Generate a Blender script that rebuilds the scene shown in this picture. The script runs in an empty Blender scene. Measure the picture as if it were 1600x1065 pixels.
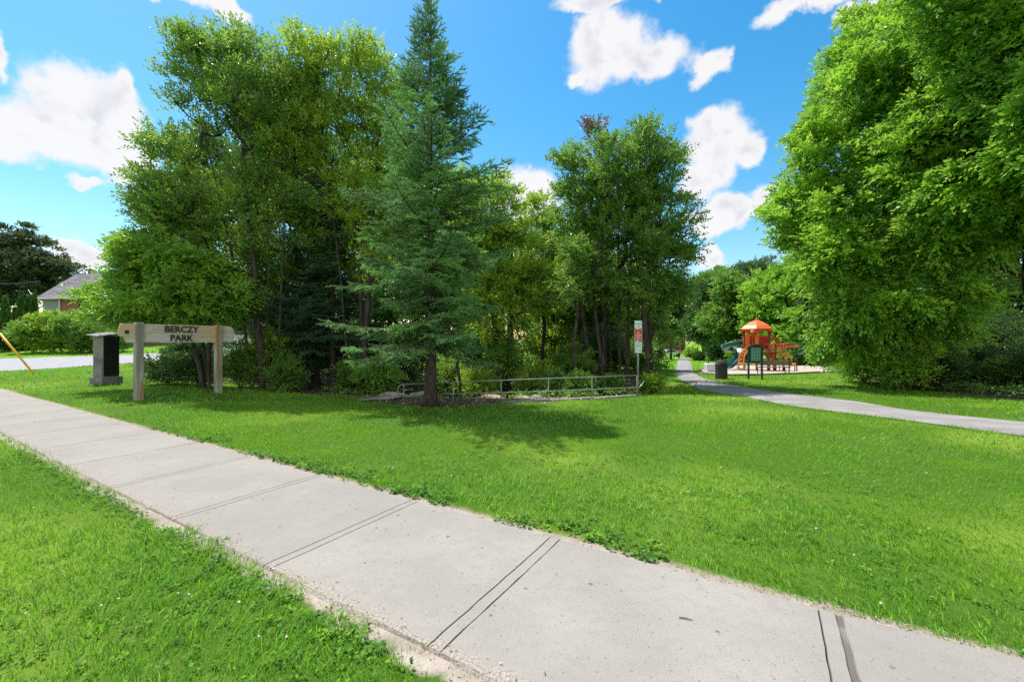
import bpy, math, random
import numpy as np
from mathutils import Vector, Matrix

sc = bpy.context.scene
COL = sc.collection
R = math.radians

# ------------------------------------------------------------------ camera
F = 664.0                      # focal length in pixels of a 1600-wide frame
EYE = 1.7
cam = bpy.data.cameras.new('camera')
cam.sensor_width = 36.0
cam.lens = 36.0 * F / 1600.0
cam.clip_start = 0.05
cam.clip_end = 3000
co = bpy.data.objects.new('camera', cam)
COL.objects.link(co)
co.location = (0, 0, EYE)
co.rotation_euler = (R(90), 0, 0)
sc.camera = co

# ------------------------------------------------------------------ light
SUN_EL, SUN_AZ = R(63), R(-46)      # azimuth clockwise from +Y
S = Vector((math.sin(SUN_AZ) * math.cos(SUN_EL), math.cos(SUN_AZ) * math.cos(SUN_EL), math.sin(SUN_EL)))
sl = bpy.data.lights.new('sun', 'SUN')
sl.energy = 5.0
sl.angle = R(0.53)
sl.color = (1.0, 0.95, 0.87)
so = bpy.data.objects.new('sun', sl)
COL.objects.link(so)
so.location = (0, 0, 30)
so.rotation_euler = S.to_track_quat('Z', 'Y').to_euler()

sc.view_settings.view_transform = 'Standard'
sc.view_settings.look = 'None'
sc.view_settings.exposure = 0.38
sc.view_settings.gamma = 1.0
sc.render.film_transparent = False
sc.cycles.max_bounces = 8
sc.cycles.diffuse_bounces = 6
sc.cycles.transmission_bounces = 4
sc.cycles.transparent_max_bounces = 4
sc.cycles.use_denoising = False
sc.cycles.use_adaptive_sampling = True
sc.cycles.adaptive_threshold = 0.01


class NT:
    """tiny node-tree writer"""
    def __init__(self, tree):
        self.t = tree
        self.n = tree.nodes
        self.l = tree.links

    def __call__(self, typ, ins=None, **kw):
        nd = self.n.new(typ)
        for k, v in kw.items():
            setattr(nd, k, v)
        if ins:
            for k, v in ins.items():
                sock = nd.inputs[k]
                if hasattr(v, 'is_linked') or isinstance(v, bpy.types.NodeSocket):
                    self.l.new(v, sock)
                else:
                    sock.default_value = v
        return nd

    def math(self, op, a, b=None, c=None, clamp=False):
        ins = {0: a}
        if b is not None: ins[1] = b
        if c is not None: ins[2] = c
        return self('ShaderNodeMath', ins, operation=op, use_clamp=clamp).outputs[0]

    def mixc(self, f, a, b, blend='MIX'):
        nd = self('ShaderNodeMix', None, data_type='RGBA', blend_type=blend)
        for idx, v in ((0, f), (6, a), (7, b)):
            if isinstance(v, bpy.types.NodeSocket): self.l.new(v, nd.inputs[idx])
            else: nd.inputs[idx].default_value = v
        return nd.outputs[2]

    def noise(self, vec, scale, detail=3, rough=.55, dist=0.):
        return self('ShaderNodeTexNoise', {'Vector': vec, 'Scale': scale, 'Detail': detail, 'Roughness': rough, 'Distortion': dist})

    def ramp(self, f, lo, hi):
        return self('ShaderNodeMapRange', {0: f, 1: lo, 2: hi, 3: 0., 4: 1.}, interpolation_type='SMOOTHSTEP').outputs[0]


def c4(c):
    return (c[0], c[1], c[2], 1.0)


# sky: Nishita daylight with cumulus laid out by compass direction and height above the horizon
def make_world():
    w = bpy.data.worlds.new('World')
    sc.world = w
    w.use_nodes = True
    w.node_tree.nodes.clear()
    N = NT(w.node_tree)
    out = N('ShaderNodeOutputWorld')
    sky = N('ShaderNodeTexSky', None, sky_type='NISHITA', sun_disc=False, sun_elevation=SUN_EL, sun_rotation=SUN_AZ,
            altitude=200., air_density=1.3, dust_density=0.6, ozone_density=2.0)
    hs = N('ShaderNodeHueSaturation', {'Hue': 0.488, 'Saturation': 1.45, 'Value': 0.98, 'Color': sky.outputs[0]})
    bg = N('ShaderNodeBackground', {'Color': hs.outputs[0], 'Strength': 0.145})
    tc = N('ShaderNodeTexCoord')
    d = tc.outputs['Generated']
    sx = N('ShaderNodeSeparateXYZ', {0: d})
    az = N.math('ARCTAN2', sx.outputs[0], sx.outputs[1])
    el = N.math('ARCSINE', sx.outputs[2])
    n1 = N.noise(d, 7.0, 6, .6)
    n2 = N.noise(d, 30.0, 4, .6)
    p = N('ShaderNodeCombineXYZ', {0: az, 1: el, 2: 0.0}).outputs[0]
    off = N('ShaderNodeVectorMath', {0: n1.outputs['Color'], 1: (-.5, -.5, -.5)}, operation='ADD').outputs[0]
    off = N('ShaderNodeVectorMath', {0: off, 1: (.16, .12, 0)}, operation='MULTIPLY').outputs[0]
    p = N('ShaderNodeVectorMath', {0: p, 1: off}, operation='ADD').outputs[0]
    blobs = [(60, 205, 95, 36), (140, 185, 85, 60), (165, 135, 26, 36), (195, 235, 42, 52), (8, 98, 24, 28), (0, 215, 60, 36), (135, 278, 34, 10),
             (305, 2, 75, 20), (225, 4, 16, 14), (350, 14, 42, 16), (935, 4, 70, 16), (1050, 2, 26, 10),
             (950, 86, 62, 46), (925, 50, 34, 28), (1010, 104, 60, 30), (1095, 112, 24, 22), (895, 110, 22, 14),
             (825, 288, 44, 34), (825, 325, 50, 26), (1118, 225, 56, 46), (1105, 198, 36, 26), (1172, 235, 26, 24), (1100, 285, 44, 34),
             (1145, 332, 46, 20), (1212, 312, 28, 26), (1118, 398, 24, 24), (1110, 350, 40, 14), (1275, 2, 100, 20), (1365, 8, 40, 20),
             (125, 398, 42, 22)]
    acc = None
    low = None
    for (px, py, rx, ry) in blobs:
        x, z = (px - 800) / F, (532.5 - py) / F
        a0 = math.atan2(x, 1.0); e0 = math.atan2(z, math.hypot(x, 1.0))
        ra = rx * .98 / F / (1 + x * x); re = 1.0 * ry / F / math.hypot(x, 1) / (1 + z * z / (1 + x * x))
        q = N('ShaderNodeVectorMath', {0: p, 1: (1 / ra, 1 / re, 0), 2: (-a0 / ra, -e0 / re, 0)}, operation='MULTIPLY_ADD').outputs[0]
        ln = N('ShaderNodeVectorMath', {0: q}, operation='LENGTH').outputs['Value']
        acc = ln if acc is None else N('ShaderNodeMath', {0: acc, 1: ln, 2: .35}, operation='SMOOTH_MIN').outputs[0]
    # the rest of the sky dome
    g1 = N.noise(d, 2.6, 7, .6)
    back = N.ramp(N.math('ADD', N.math('MULTIPLY', sx.outputs[1], -1.0), g1.outputs[0]), .55, .95)
    fine = N.math('MULTIPLY_ADD', n2.outputs[0], .55, -.27)
    dens = N.ramp(N.math('SUBTRACT', 1.30, N.math('ADD', acc, fine)), -0.08, .5)
    core = N.ramp(N.math('SUBTRACT', 1.0, acc), -.1, .8)
    dens = N.math('MAXIMUM', dens, back)
    n3 = N.noise(d, 16.0, 5, .6)
    shade = N.math('MULTIPLY', N.ramp(n3.outputs[0], .46, .66), core)
    ccol = N.mixc(shade, (1.0, 0.985, 0.99, 1), (.78, .775, .84, 1))
    cb = N('ShaderNodeBackground', {'Color': ccol, 'Strength': 0.75})
    dens = N.math('MULTIPLY', dens, .96)
    mx = N('ShaderNodeMixShader', {0: dens, 1: bg.outputs[0], 2: cb.outputs[0]})
    N.l.new(mx.outputs[0], out.inputs[0])
make_world()

# ------------------------------------------------------------------ ground shape and pixel helpers


def sstep(a, b, x):
    t = np.clip((x - a) / (b - a), 0, 1)
    return t * t * (3 - 2 * t)


def g(x, y):
    x = np.asarray(x, float); y = np.asarray(y, float)
    yy = np.maximum(y, 0)
    zr = -0.021 * np.minimum(np.maximum(yy - 8, 0), 75)
    zl = 1.45 * sstep(33, 66, yy) + 3 * sstep(90, 300, yy)
    wr = sstep(-0.85, -0.40, x / np.maximum(yy, 8))
    z = zl * (1 - wr) + zr * wr
    z = z - 1.1 * np.exp(-((x + .2) / 6.0) ** 2 - ((yy - 18.6) / 2.6) ** 2)
    near = np.clip((yy - 4) / 6, 0, 1)
    z = z + near * (.018 * np.sin(x * .9 + 1.3) * np.sin(y * .7) + .01 * np.sin(x * 2.1 + y * 1.7))
    return z


def G(px, py):
    """the ground point seen at a pixel of the photograph"""
    y = EYE * F / max(py - 532.5, 3)
    for _ in range(60):
        x = (px - 800) / F * y
        y = .5 * y + .5 * (EYE - float(g(x, y))) * F / (py - 532.5)
    x = (px - 800) / F * y
    return Vector((x, y, float(g(x, y))))


def W(px, py, Y):
    return Vector(((px - 800) / F * Y, Y, EYE + (532.5 - py) / F * Y))


def onground(px, Y):
    x = (px - 800) / F * Y
    return Vector((x, Y, float(g(x, Y))))

# ------------------------------------------------------------------ object helpers


def tag(o, label=None, cat=None, group=None, kind=None):
    if label: o['label'] = label
    if cat: o['category'] = cat
    if group: o['group'] = group
    if kind: o['kind'] = kind
    return o


def thing(name, loc, label, cat, group=None, rz=0.0):
    o = bpy.data.objects.new(name, None)
    o.empty_display_size = .2
    COL.objects.link(o)
    o.location = loc
    o.rotation_euler = (0, 0, rz)
    return tag(o, label, cat, group)


def mesh_np(name, V, faces, mats, parent=None, midx=None, smooth=False, loc=None):
    """faces: list of (n,k) integer arrays"""
    me = bpy.data.meshes.new(name)
    V = np.ascontiguousarray(V, np.float32)
    me.vertices.add(len(V))
    me.vertices.foreach_set('co', V.ravel())
    nl = sum(f.size for f in faces); nf = sum(len(f) for f in faces)
    me.loops.add(nl)
    me.loops.foreach_set('vertex_index', np.concatenate([f.ravel() for f in faces]).astype(np.int32))
    me.polygons.add(nf)
    tot = np.concatenate([np.full(len(f), f.shape[1]) for f in faces]).astype(np.int32)
    st = np.concatenate([[0], np.cumsum(tot)[:-1]]).astype(np.int32)
    me.polygons.foreach_set('loop_start', st)
    me.polygons.foreach_set('loop_total', tot)
    if not isinstance(mats, (list, tuple)): mats = [mats]
    for m in mats: me.materials.append(m)
    if midx is not None: me.polygons.foreach_set('material_index', np.asarray(midx, np.int32))
    me.polygons.foreach_set('use_smooth', np.full(nf, bool(smooth)))
    me.update()
    me.validate()
    o = bpy.data.objects.new(name, me)
    COL.objects.link(o)
    if parent is not None: o.parent = parent
    if loc is not None: o.location = loc
    return o


class MB:
    """collects shapes into one mesh"""
    def __init__(self):
        self.v = []; self.f = []

    def poly(self, verts, faces):
        b = len(self.v)
        self.v += [tuple(v) for v in verts]
        self.f += [tuple(i + b for i in f) for f in faces]
        return self

    def box(self, c, s, rz=0., bev=0.0, rot=None):
        hx, hy, hz = s[0] / 2, s[1] / 2, s[2] / 2
        m = rot if rot is not None else Matrix.Rotation(rz, 3, 'Z')
        c = Vector(c)
        if bev <= 0:
            vs = [Vector((x, y, z)) for z in (-hz, hz) for (x, y) in ((-hx, -hy), (hx, -hy), (hx, hy), (-hx, hy))]
            fs = [(0, 3, 2, 1), (4, 5, 6, 7), (0, 1, 5, 4), (1, 2, 6, 5), (2, 3, 7, 6), (3, 0, 4, 7)]
        else:
            b = min(bev, hx * .9, hy * .9, hz * .9)
            def ring(ix, iz):
                x, y = hx - ix, hy - ix
                k = b if ix == 0 else b * .6
                pts = [(-x + k, -y), (x - k, -y), (x, -y + k), (x, y - k), (x - k, y), (-x + k, y), (-x, y - k), (-x, -y + k)]
                return [Vector((p[0], p[1], iz)) for p in pts]
            rings = [ring(b, -hz), ring(0, -hz + b), ring(0, hz - b), ring(b, hz)]
            vs = [p for r_ in rings for p in r_]
            fs = [tuple(range(7, -1, -1)), tuple(range(24, 32))]
            for k in range(3):
                for i in range(8):
                    j = (i + 1) % 8
                    fs.append((k * 8 + i, k * 8 + j, k * 8 + 8 + j, k * 8 + 8 + i))
        return self.poly([m @ v + c for v in vs], fs)

    def tube(self, pts, rad, n=8, cap=True):
        pts = [Vector(p) for p in pts]
        if not hasattr(rad, '__len__'): rad = [rad] * len(pts)
        vs = []; fs = []
        prev = None
        for i, p in enumerate(pts):
            d = (pts[min(i + 1, len(pts) - 1)] - pts[max(i - 1, 0)]).normalized()
            if prev is None:
                a = d.cross(Vector((0, 0, 1)))
                if a.length < .05: a = d.cross(Vector((1, 0, 0)))
            else:
                a = prev - d * prev.dot(d)
            a.normalize(); prev = a
            b = d.cross(a)
            for k in range(n):
                t = 2 * math.pi * k / n
                vs.append(p + (a * math.cos(t) + b * math.sin(t)) * rad[i])
        for i in range(len(pts) - 1):
            for k in range(n):
                j = (k + 1) % n
                fs.append((i * n + k, i * n + j, i * n + n + j, i * n + n + k))
        if cap:
            fs.append(tuple(range(n - 1, -1, -1)))
            fs.append(tuple(range((len(pts) - 1) * n, len(pts) * n)))
        return self.poly(vs, fs)

    def lathe(self, prof, n=16, c=(0, 0, 0)):
        c = Vector(c); vs = []; fs = []
        for (r, z) in prof:
            for k in range(n):
                t = 2 * math.pi * k / n
                vs.append(c + Vector((r * math.cos(t), r * math.sin(t), z)))
        for i in range(len(prof) - 1):
            for k in range(n):
                j = (k + 1) % n
                fs.append((i * n + k, i * n + j, i * n + n + j, i * n + n + k))
        fs.append(tuple(range(n - 1, -1, -1)))
        fs.append(tuple(range((len(prof) - 1) * n, len(prof) * n)))
        return self.poly(vs, fs)

    def prism(self, outline, axis_o, ax, ay, th):
        """outline (list of 2D) in plane axis_o + a*ax + b*ay, thickness th along ax x ay, centred"""
        ax = Vector(ax).normalized(); ay = Vector(ay).normalized(); n = ax.cross(ay)
        o = Vector(axis_o); k = len(outline)
        vs = [o + ax * a + ay * b - n * th / 2 for a, b in outline] + [o + ax * a + ay * b + n * th / 2 for a, b in outline]
        fs = [tuple(range(k - 1, -1, -1)), tuple(range(k, 2 * k))]
        for i in range(k):
            j = (i + 1) % k
            fs.append((i, j, k + j, k + i))
        return self.poly(vs, fs)

    def build(self, name, mat, parent=None, smooth=False, loc=None):
        me = bpy.data.meshes.new(name)
        me.from_pydata(self.v, [], self.f)
        me.materials.append(mat)
        if smooth:
            me.polygons.foreach_set('use_smooth', [True] * len(me.polygons))
        me.update()
        o = bpy.data.objects.new(name, me)
        COL.objects.link(o)
        if parent is not None: o.parent = parent
        if loc is not None: o.location = loc
        return o

# ------------------------------------------------------------------ materials


def new_mat(name):
    m = bpy.data.materials.new(name)
    m.use_nodes = True
    m.node_tree.nodes.clear()
    N = NT(m.node_tree)
    out = N('ShaderNodeOutputMaterial')
    return m, N, out


def pm(name, a, b=None, scale=6., rough=.6, spec=.3, metal=0., bump=0., bscale=None, stretch=None, thr=(.35, .65), fleck=None):
    m, N, out = new_mat(name)
    tc = N('ShaderNodeTexCoord').outputs['Object']
    if stretch:
        tc = N('ShaderNodeMapping', {'Vector': tc, 'Scale': stretch}).outputs[0]
    col = c4(a)
    if b is not None:
        n = N.noise(tc, scale, 5, .6)
        col = N.mixc(N.ramp(n.outputs[0], *thr), c4(a), c4(b))
        if fleck:
            n2 = N.noise(tc, fleck[1], 2, .5)
            col = N.mixc(N.ramp(n2.outputs[0], fleck[2], fleck[2] + .06), col, c4(fleck[0]))
    ins = {'Base Color': col, 'Roughness': rough, 'Specular IOR Level': spec, 'Metallic': metal}
    bs = N('ShaderNodeBsdfPrincipled', ins)
    if bump:
        nb = N.noise(tc, bscale or scale * 4, 5, .6)
        bp = N('ShaderNodeBump', {'Strength': bump, 'Distance': .02, 'Height': nb.outputs[0]})
        N.l.new(bp.outputs[0], bs.inputs['Normal'])
    N.l.new(bs.outputs[0], out.inputs[0])
    return m


def leaf_mat(name, c1, c2, c3, trans, tfac=.4, rough=.36, spec=.5, pscale=1.3, p3=(.48, .62), gain=1.55):
    c1, c2, c3 = [tuple(v * gain * k for v in c) for c, k in ((c1, .6), (c2, 1.2), (c3, 1.3))]
    tfac = min(tfac + .09, .54)
    m, N, out = new_mat(name)
    geo = N('ShaderNodeNewGeometry')
    tc = N('ShaderNodeTexCoord').outputs['Object']
    n = N.noise(tc, pscale, 3, .6)
    col = N.mixc(geo.outputs['Random Per Island'], c4(c1), c4(c2))
    col = N.mixc(N.ramp(n.outputs[0], *p3), col, c4(c3))
    bs = N('ShaderNodeBsdfPrincipled', {'Base Color': col, 'Roughness': rough, 'Specular IOR Level': spec})
    tcol = N.mixc(.6, col, c4(trans))
    tr = N('ShaderNodeBsdfTranslucent', {'Color': tcol})
    mx = N('ShaderNodeMixShader', {0: tfac, 1: bs.outputs[0], 2: tr.outputs[0]})
    N.l.new(mx.outputs[0], out.inputs[0])
    return m


M = {}
M['leaf_elm'] = leaf_mat('leaf_elm', (.055, .13, .026), (.085, .18, .035), (.13, .21, .026), (.32, .50, .05), .42, gain=1.85)
M['leaf_bright'] = leaf_mat('leaf_bright', (.085, .20, .03), (.12, .25, .03), (.16, .27, .03), (.33, .50, .06), .44, gain=1.95)
M['leaf_lime'] = leaf_mat('leaf_lime', (.10, .20, .022), (.16, .27, .03), (.21, .28, .03), (.40, .58, .05), .45, gain=1.7)
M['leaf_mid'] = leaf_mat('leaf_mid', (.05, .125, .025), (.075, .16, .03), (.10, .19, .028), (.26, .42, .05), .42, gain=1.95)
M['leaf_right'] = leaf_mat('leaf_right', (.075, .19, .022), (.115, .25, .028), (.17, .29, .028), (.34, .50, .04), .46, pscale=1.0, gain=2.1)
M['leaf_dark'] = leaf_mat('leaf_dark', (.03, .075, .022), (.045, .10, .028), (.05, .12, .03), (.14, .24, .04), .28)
M['leaf_red'] = leaf_mat('leaf_red', (.09, .06, .03), (.12, .07, .035), (.08, .08, .03), (.3, .14, .05), .3)
M['leaf_maple'] = leaf_mat('leaf_maple', (.035, .06, .03), (.06, .085, .04), (.05, .10, .03), (.16, .2, .06), .25, gain=1.3)
M['leaf_shrub'] = leaf_mat('leaf_shrub', (.06, .15, .03), (.09, .20, .035), (.13, .22, .03), (.30, .46, .05), .42, pscale=1.2, gain=1.9)
M['needle'] = leaf_mat('needle', (.06, .135, .055), (.105, .195, .072), (.13, .235, .07), (.14, .28, .09), .22, rough=.5, spec=.35, pscale=.9, gain=2.2)
M['needle_dark'] = leaf_mat('needle_dark', (.032, .085, .045), (.055, .125, .06), (.06, .14, .055), (.10, .2, .07), .2, rough=.5, pscale=.9)
M['cedar'] = leaf_mat('cedar', (.035, .10, .02), (.06, .14, .03), (.07, .15, .03), (.12, .25, .03), .2, pscale=2.)
M['bark'] = pm('bark', (.045, .038, .032), (.10, .088, .075), 9, .9, .15, bump=.9, bscale=26, stretch=(1, 1, .22))
M['bark_red'] = pm('bark_red', (.06, .045, .036), (.12, .095, .08), 12, .9, .15, bump=.9, bscale=30, stretch=(1, 1, .5))
M['bark_light'] = pm('bark_light', (.13, .11, .09), (.25, .22, .19), 8, .85, .2, bump=.6, bscale=22, stretch=(1, 1, .25))
M['wood_grey'] = pm('wood_grey', (.30, .28, .23), (.44, .41, .34), 5, .8, .2, bump=.5, bscale=22, stretch=(1, 1, .14), fleck=((.12, .09, .06), 9, .66))
M['wood_post'] = pm('wood_post', (.24, .24, .20), (.48, .46, .38), 5, .8, .2, bump=.5, bscale=22, stretch=(1, 1, .12), fleck=((.40, .25, .10), 4, .60))
M['concrete_light'] = pm('concrete_light', (.17, .175, .18), (.27, .27, .27), 4, .85, .2, bump=.3, bscale=40)
M['metal_galv'] = pm('metal_galv', (.26, .29, .29), (.40, .43, .43), 8, .42, .5, .6)
M['sign_white'] = pm('sign_white', (.62, .76, .74), (.70, .82, .80), 3, .5, .4)
M['sign_red'] = pm('sign_red', (.55, .018, .03), (.62, .03, .04), 3, .5, .4)
M['ink'] = pm('ink', (.035, .03, .03), (.06, .05, .04), 20, .8, .2)
M['ink_teal'] = pm('ink_teal', (.10, .30, .30), (.14, .36, .36), 20, .7, .2)
M['paint_white'] = pm('paint_white', (.75, .76, .76), (.82, .82, .82), 3, .5, .4)
M['black_panel'] = pm('black_panel', (.014, .013, .016), (.022, .02, .024), 3, .5, .35)
M['steel_grey'] = pm('steel_grey', (.16, .15, .155), (.23, .22, .22), 3, .5, .4, stretch=(1, 1, 4))
M['yellow_plastic'] = pm('yellow_plastic', (.75, .42, .015), (.82, .50, .02), 4, .45, .4)
M['cable'] = pm('cable', (.25, .25, .25), None, rough=.4, metal=.8)
M['orange'] = pm('orange', (.74, .145, .03), (.82, .18, .045), 2, .45, .4)
M['orange_red'] = pm('orange_red', (.58, .055, .02), (.66, .075, .03), 3, .45, .4)
M['maroon'] = pm('maroon', (.28, .03, .025), (.34, .045, .035), 3, .45, .4)
M['yellow_bar'] = pm('yellow_bar', (.60, .24, .05), (.66, .29, .07), 3, .45, .4)
M['teal'] = pm('teal', (.008, .10, .085), (.012, .14, .115), 3, .35, .5)
M['board_green'] = pm('board_green', (.02, .06, .06), (.03, .075, .07), 3, .5, .4)
M['board_face'] = pm('board_face', (.08, .30, .34), (.12, .38, .42), 9, .5, .4)
M['bench_wood'] = pm('bench_wood', (.16, .13, .09), (.26, .22, .15), 6, .75, .2, stretch=(.2, 1, 1))
M['dark_metal'] = pm('dark_metal', (.02, .022, .022), (.035, .035, .035), 5, .5, .4)
M['bin_brown'] = pm('bin_brown', (.035, .035, .034), (.075, .07, .065), 14, .8, .2, bump=.5, bscale=50)
M['rock'] = pm('rock', (.25, .22, .18), (.44, .41, .36), 3, .9, .2, bump=.8, bscale=9)
M['rock_tan'] = pm('rock_tan', (.26, .20, .13), (.40, .32, .21), 3, .9, .2, bump=.8, bscale=9)
M['brick'] = pm('brick', (.26, .125, .085), (.34, .17, .12), 20, .85, .2)
M['siding_blue'] = pm('siding_blue', (.22, .26, .30), (.26, .30, .34), 2, .6, .3, stretch=(1, 1, 14))
M['siding_pale'] = pm('siding_pale', (.60, .63, .68), (.72, .74, .78), 2, .6, .3, stretch=(1, 1, 10))
M['shingle'] = pm('shingle', (.12, .12, .13), (.25, .24, .26), 1.6, .9, .15, bump=.4, bscale=20, stretch=(.6, 1, 3.2))
M['glass_dark'] = pm('glass_dark', (.02, .025, .03), None, rough=.08, spec=.6)
M['car_white'] = pm('car_white', (.72, .72, .74), (.78, .78, .80), 2, .25, .6)
M['rubber'] = pm('rubber', (.02, .02, .02), None, rough=.8)
M['skin'] = pm('skin', (.55, .33, .24), None, rough=.6)
M['cloth_pale'] = pm('cloth_pale', (.50, .56, .66), (.56, .62, .70), 9, .9, .1)
M['cloth_dark'] = pm('cloth_dark', (.02, .025, .03), (.03, .035, .04), 9, .9, .1)
M['hair'] = pm('hair', (.03, .02, .015), None, rough=.6)
M['litter'] = leaf_mat('litter', (.16, .11, .07), (.36, .28, .19), (.24, .19, .13), (.3, .2, .1), .1, pscale=2.)
M['petal'] = pm('petal', (.74, .68, .62), (.66, .50, .46), 40, .8, .2)
M['clover'] = leaf_mat('clover', (.07, .20, .03), (.11, .27, .04), (.15, .29, .03), (.25, .42, .05), .2, pscale=3., gain=1.0, rough=.75, spec=.12)

# ------------------------------------------------------------------ where things are on the ground
EDGE_SLOPE = .612


def bezier_poly(pts, n=12):
    """Catmull-Rom through 2D points"""
    P = [np.array(p[:2], float) for p in pts]
    P = [2 * P[0] - P[1]] + P + [2 * P[-1] - P[-2]]
    out = []
    for i in range(1, len(P) - 2):
        for k in range(n):
            t = k / n
            a, b, c, d = P[i - 1:i + 3]
            out.append(.5 * ((2 * b) + (-a + c) * t + (2 * a - 5 * b + 4 * c - d) * t * t + (-a + 3 * b - 3 * c + d) * t ** 3))
    out.append(P[-2])
    return np.array(out)


def inside(poly, x, y):
    c = np.zeros(np.shape(x), bool)
    k = len(poly)
    for i in range(k):
        x1, y1 = poly[i]; x2, y2 = poly[(i + 1) % k]
        if y1 == y2: continue
        cond = ((y1 > y) != (y2 > y))
        c ^= cond & (x < (x2 - x1) * (y - y1) / (y2 - y1) + x1)
    return c


# asphalt foot path: far edge and near edge traced on the ground
path_far = bezier_poly([G(1750, 668), G(1600, 657), G(1431, 640), G(1348, 627), G(1240, 614), G(1160, 603), G(1103, 591), G(1084, 580), G(1080, 568), G(1077, 559)])
path_near = bezier_poly([G(1750, 700), G(1600, 679), G(1487, 664), G(1397, 652), G(1240, 633), G(1150, 617), G(1078, 599), G(1056, 585), G(1058, 568), G(1059, 559)])
path_poly = np.vstack([path_far, path_near[::-1]])
# playground surfacing
sand_px = [(1092, 578), (1110, 573), (1140, 570), (1190, 570), (1250, 567), (1330, 571), (1425, 574), (1405, 578), (1340, 580), (1280, 582), (1230, 584), (1180, 586), (1130, 586), (1102, 584)]
sand_poly = np.array([G(*p)[:2] for p in sand_px])
# woodland floor (bare soil, needles and litter) under the trees
wood_px = [(228, 575), (300, 587), (352, 594), (420, 606), (500, 616), (580, 624), (640, 634), (700, 636), (780, 630), (860, 627), (930, 623), (1000, 618)]
wood_poly = np.array([G(*p)[:2] for p in wood_px] + [(5.2, 16), (7.5, 22), (12, 34), (-20, 36), (-17, 20)])
right_px = [(1300, 580), (1345, 591), (1420, 604), (1500, 616), (1600, 626), (1700, 636)]  # right-hand wood floor, drawn forward as dark colour for shade on the lawn
right_poly = np.array([G(*p)[:2] for p in right_px] + [(60, 10), (70, 60), (30, 60)])
ROAD_NEAR = [G(-260, 583), G(0, 579), G(110, 573), G(208, 566), G(330, 560)]
ROAD_FAR = [G(-260, 562), G(0, 559.5), G(110, 556.5), G(208, 553.5), G(330, 550)]
road_n = bezier_poly(ROAD_NEAR); road_f = bezier_poly(ROAD_FAR)
road_poly = np.vstack([road_n, road_f[::-1]])


def hash_noise(x, y, s, seed=0):
    """cheap smooth value noise in numpy"""
    x = np.asarray(x) * s + seed * 17.3; y = np.asarray(y) * s - seed * 9.1
    xi = np.floor(x).astype(np.int64); yi = np.floor(y).astype(np.int64)
    fx = x - xi; fy = y - yi
    fx = fx * fx * (3 - 2 * fx); fy = fy * fy * (3 - 2 * fy)
    def h(a, b):
        v = np.sin(a * 127.1 + b * 311.7 + seed) * 43758.5453
        return v - np.floor(v)
    return (h(xi, yi) * (1 - fx) + h(xi + 1, yi) * fx) * (1 - fy) + (h(xi, yi + 1) * (1 - fx) + h(xi + 1, yi + 1) * fx) * fy


def sd_poly_mask(poly, x, y, wob=.25, s=1.2, seed=1):
    dx = (hash_noise(x, y, s, seed) - .5) * 2 * wob
    dy = (hash_noise(x, y, s, seed + 5) - .5) * 2 * wob
    return inside(poly, x + dx, y + dy)


# ------------------------------------------------------------------ ground sheet
def axis(lo, hi, fine_lo, fine_hi, step):
    a = list(np.arange(fine_lo, fine_hi + 1e-6, step))
    s = step; v = fine_hi
    while v < hi:
        s *= 1.25; v += s; a.append(min(v, hi))
    s = step; v = fine_lo; b = []
    while v > lo:
        s *= 1.25; v -= s; b.append(max(v, lo))
    return np.array(b[::-1] + a)


gx = axis(-600, 600, -22, 30, .33)
gy = axis(-60, 900, -2, 50, .33)
XX, YY = np.meshgrid(gx, gy)
ZZ = g(XX, YY) - .020
# the ground sits a little lower under the paved sheets
for pl in (path_poly, road_poly):
    ZZ = np.where(inside(pl, XX, YY), ZZ - .03, ZZ)
band = YY + EDGE_SLOPE * XX
ZZ = np.where((band > 2.6) & (band < 3.4) & (XX < 7), ZZ - .05, ZZ)
nx, ny = len(gx), len(gy)
ii = np.arange(ny - 1)[:, None] * nx + np.arange(nx - 1)[None, :]
quads = np.stack([ii, ii + 1, ii + nx + 1, ii + nx], -1).reshape(-1, 4)
wood_mask = (sd_poly_mask(wood_poly, XX, YY, .3) | sd_poly_mask(right_poly, XX, YY, .5)).astype(np.float32)  # soil under the trees, plus painted shade along the right-hand lawn edge
sand_mask = sd_poly_mask(sand_poly, XX, YY, .1).astype(np.float32)


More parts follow.
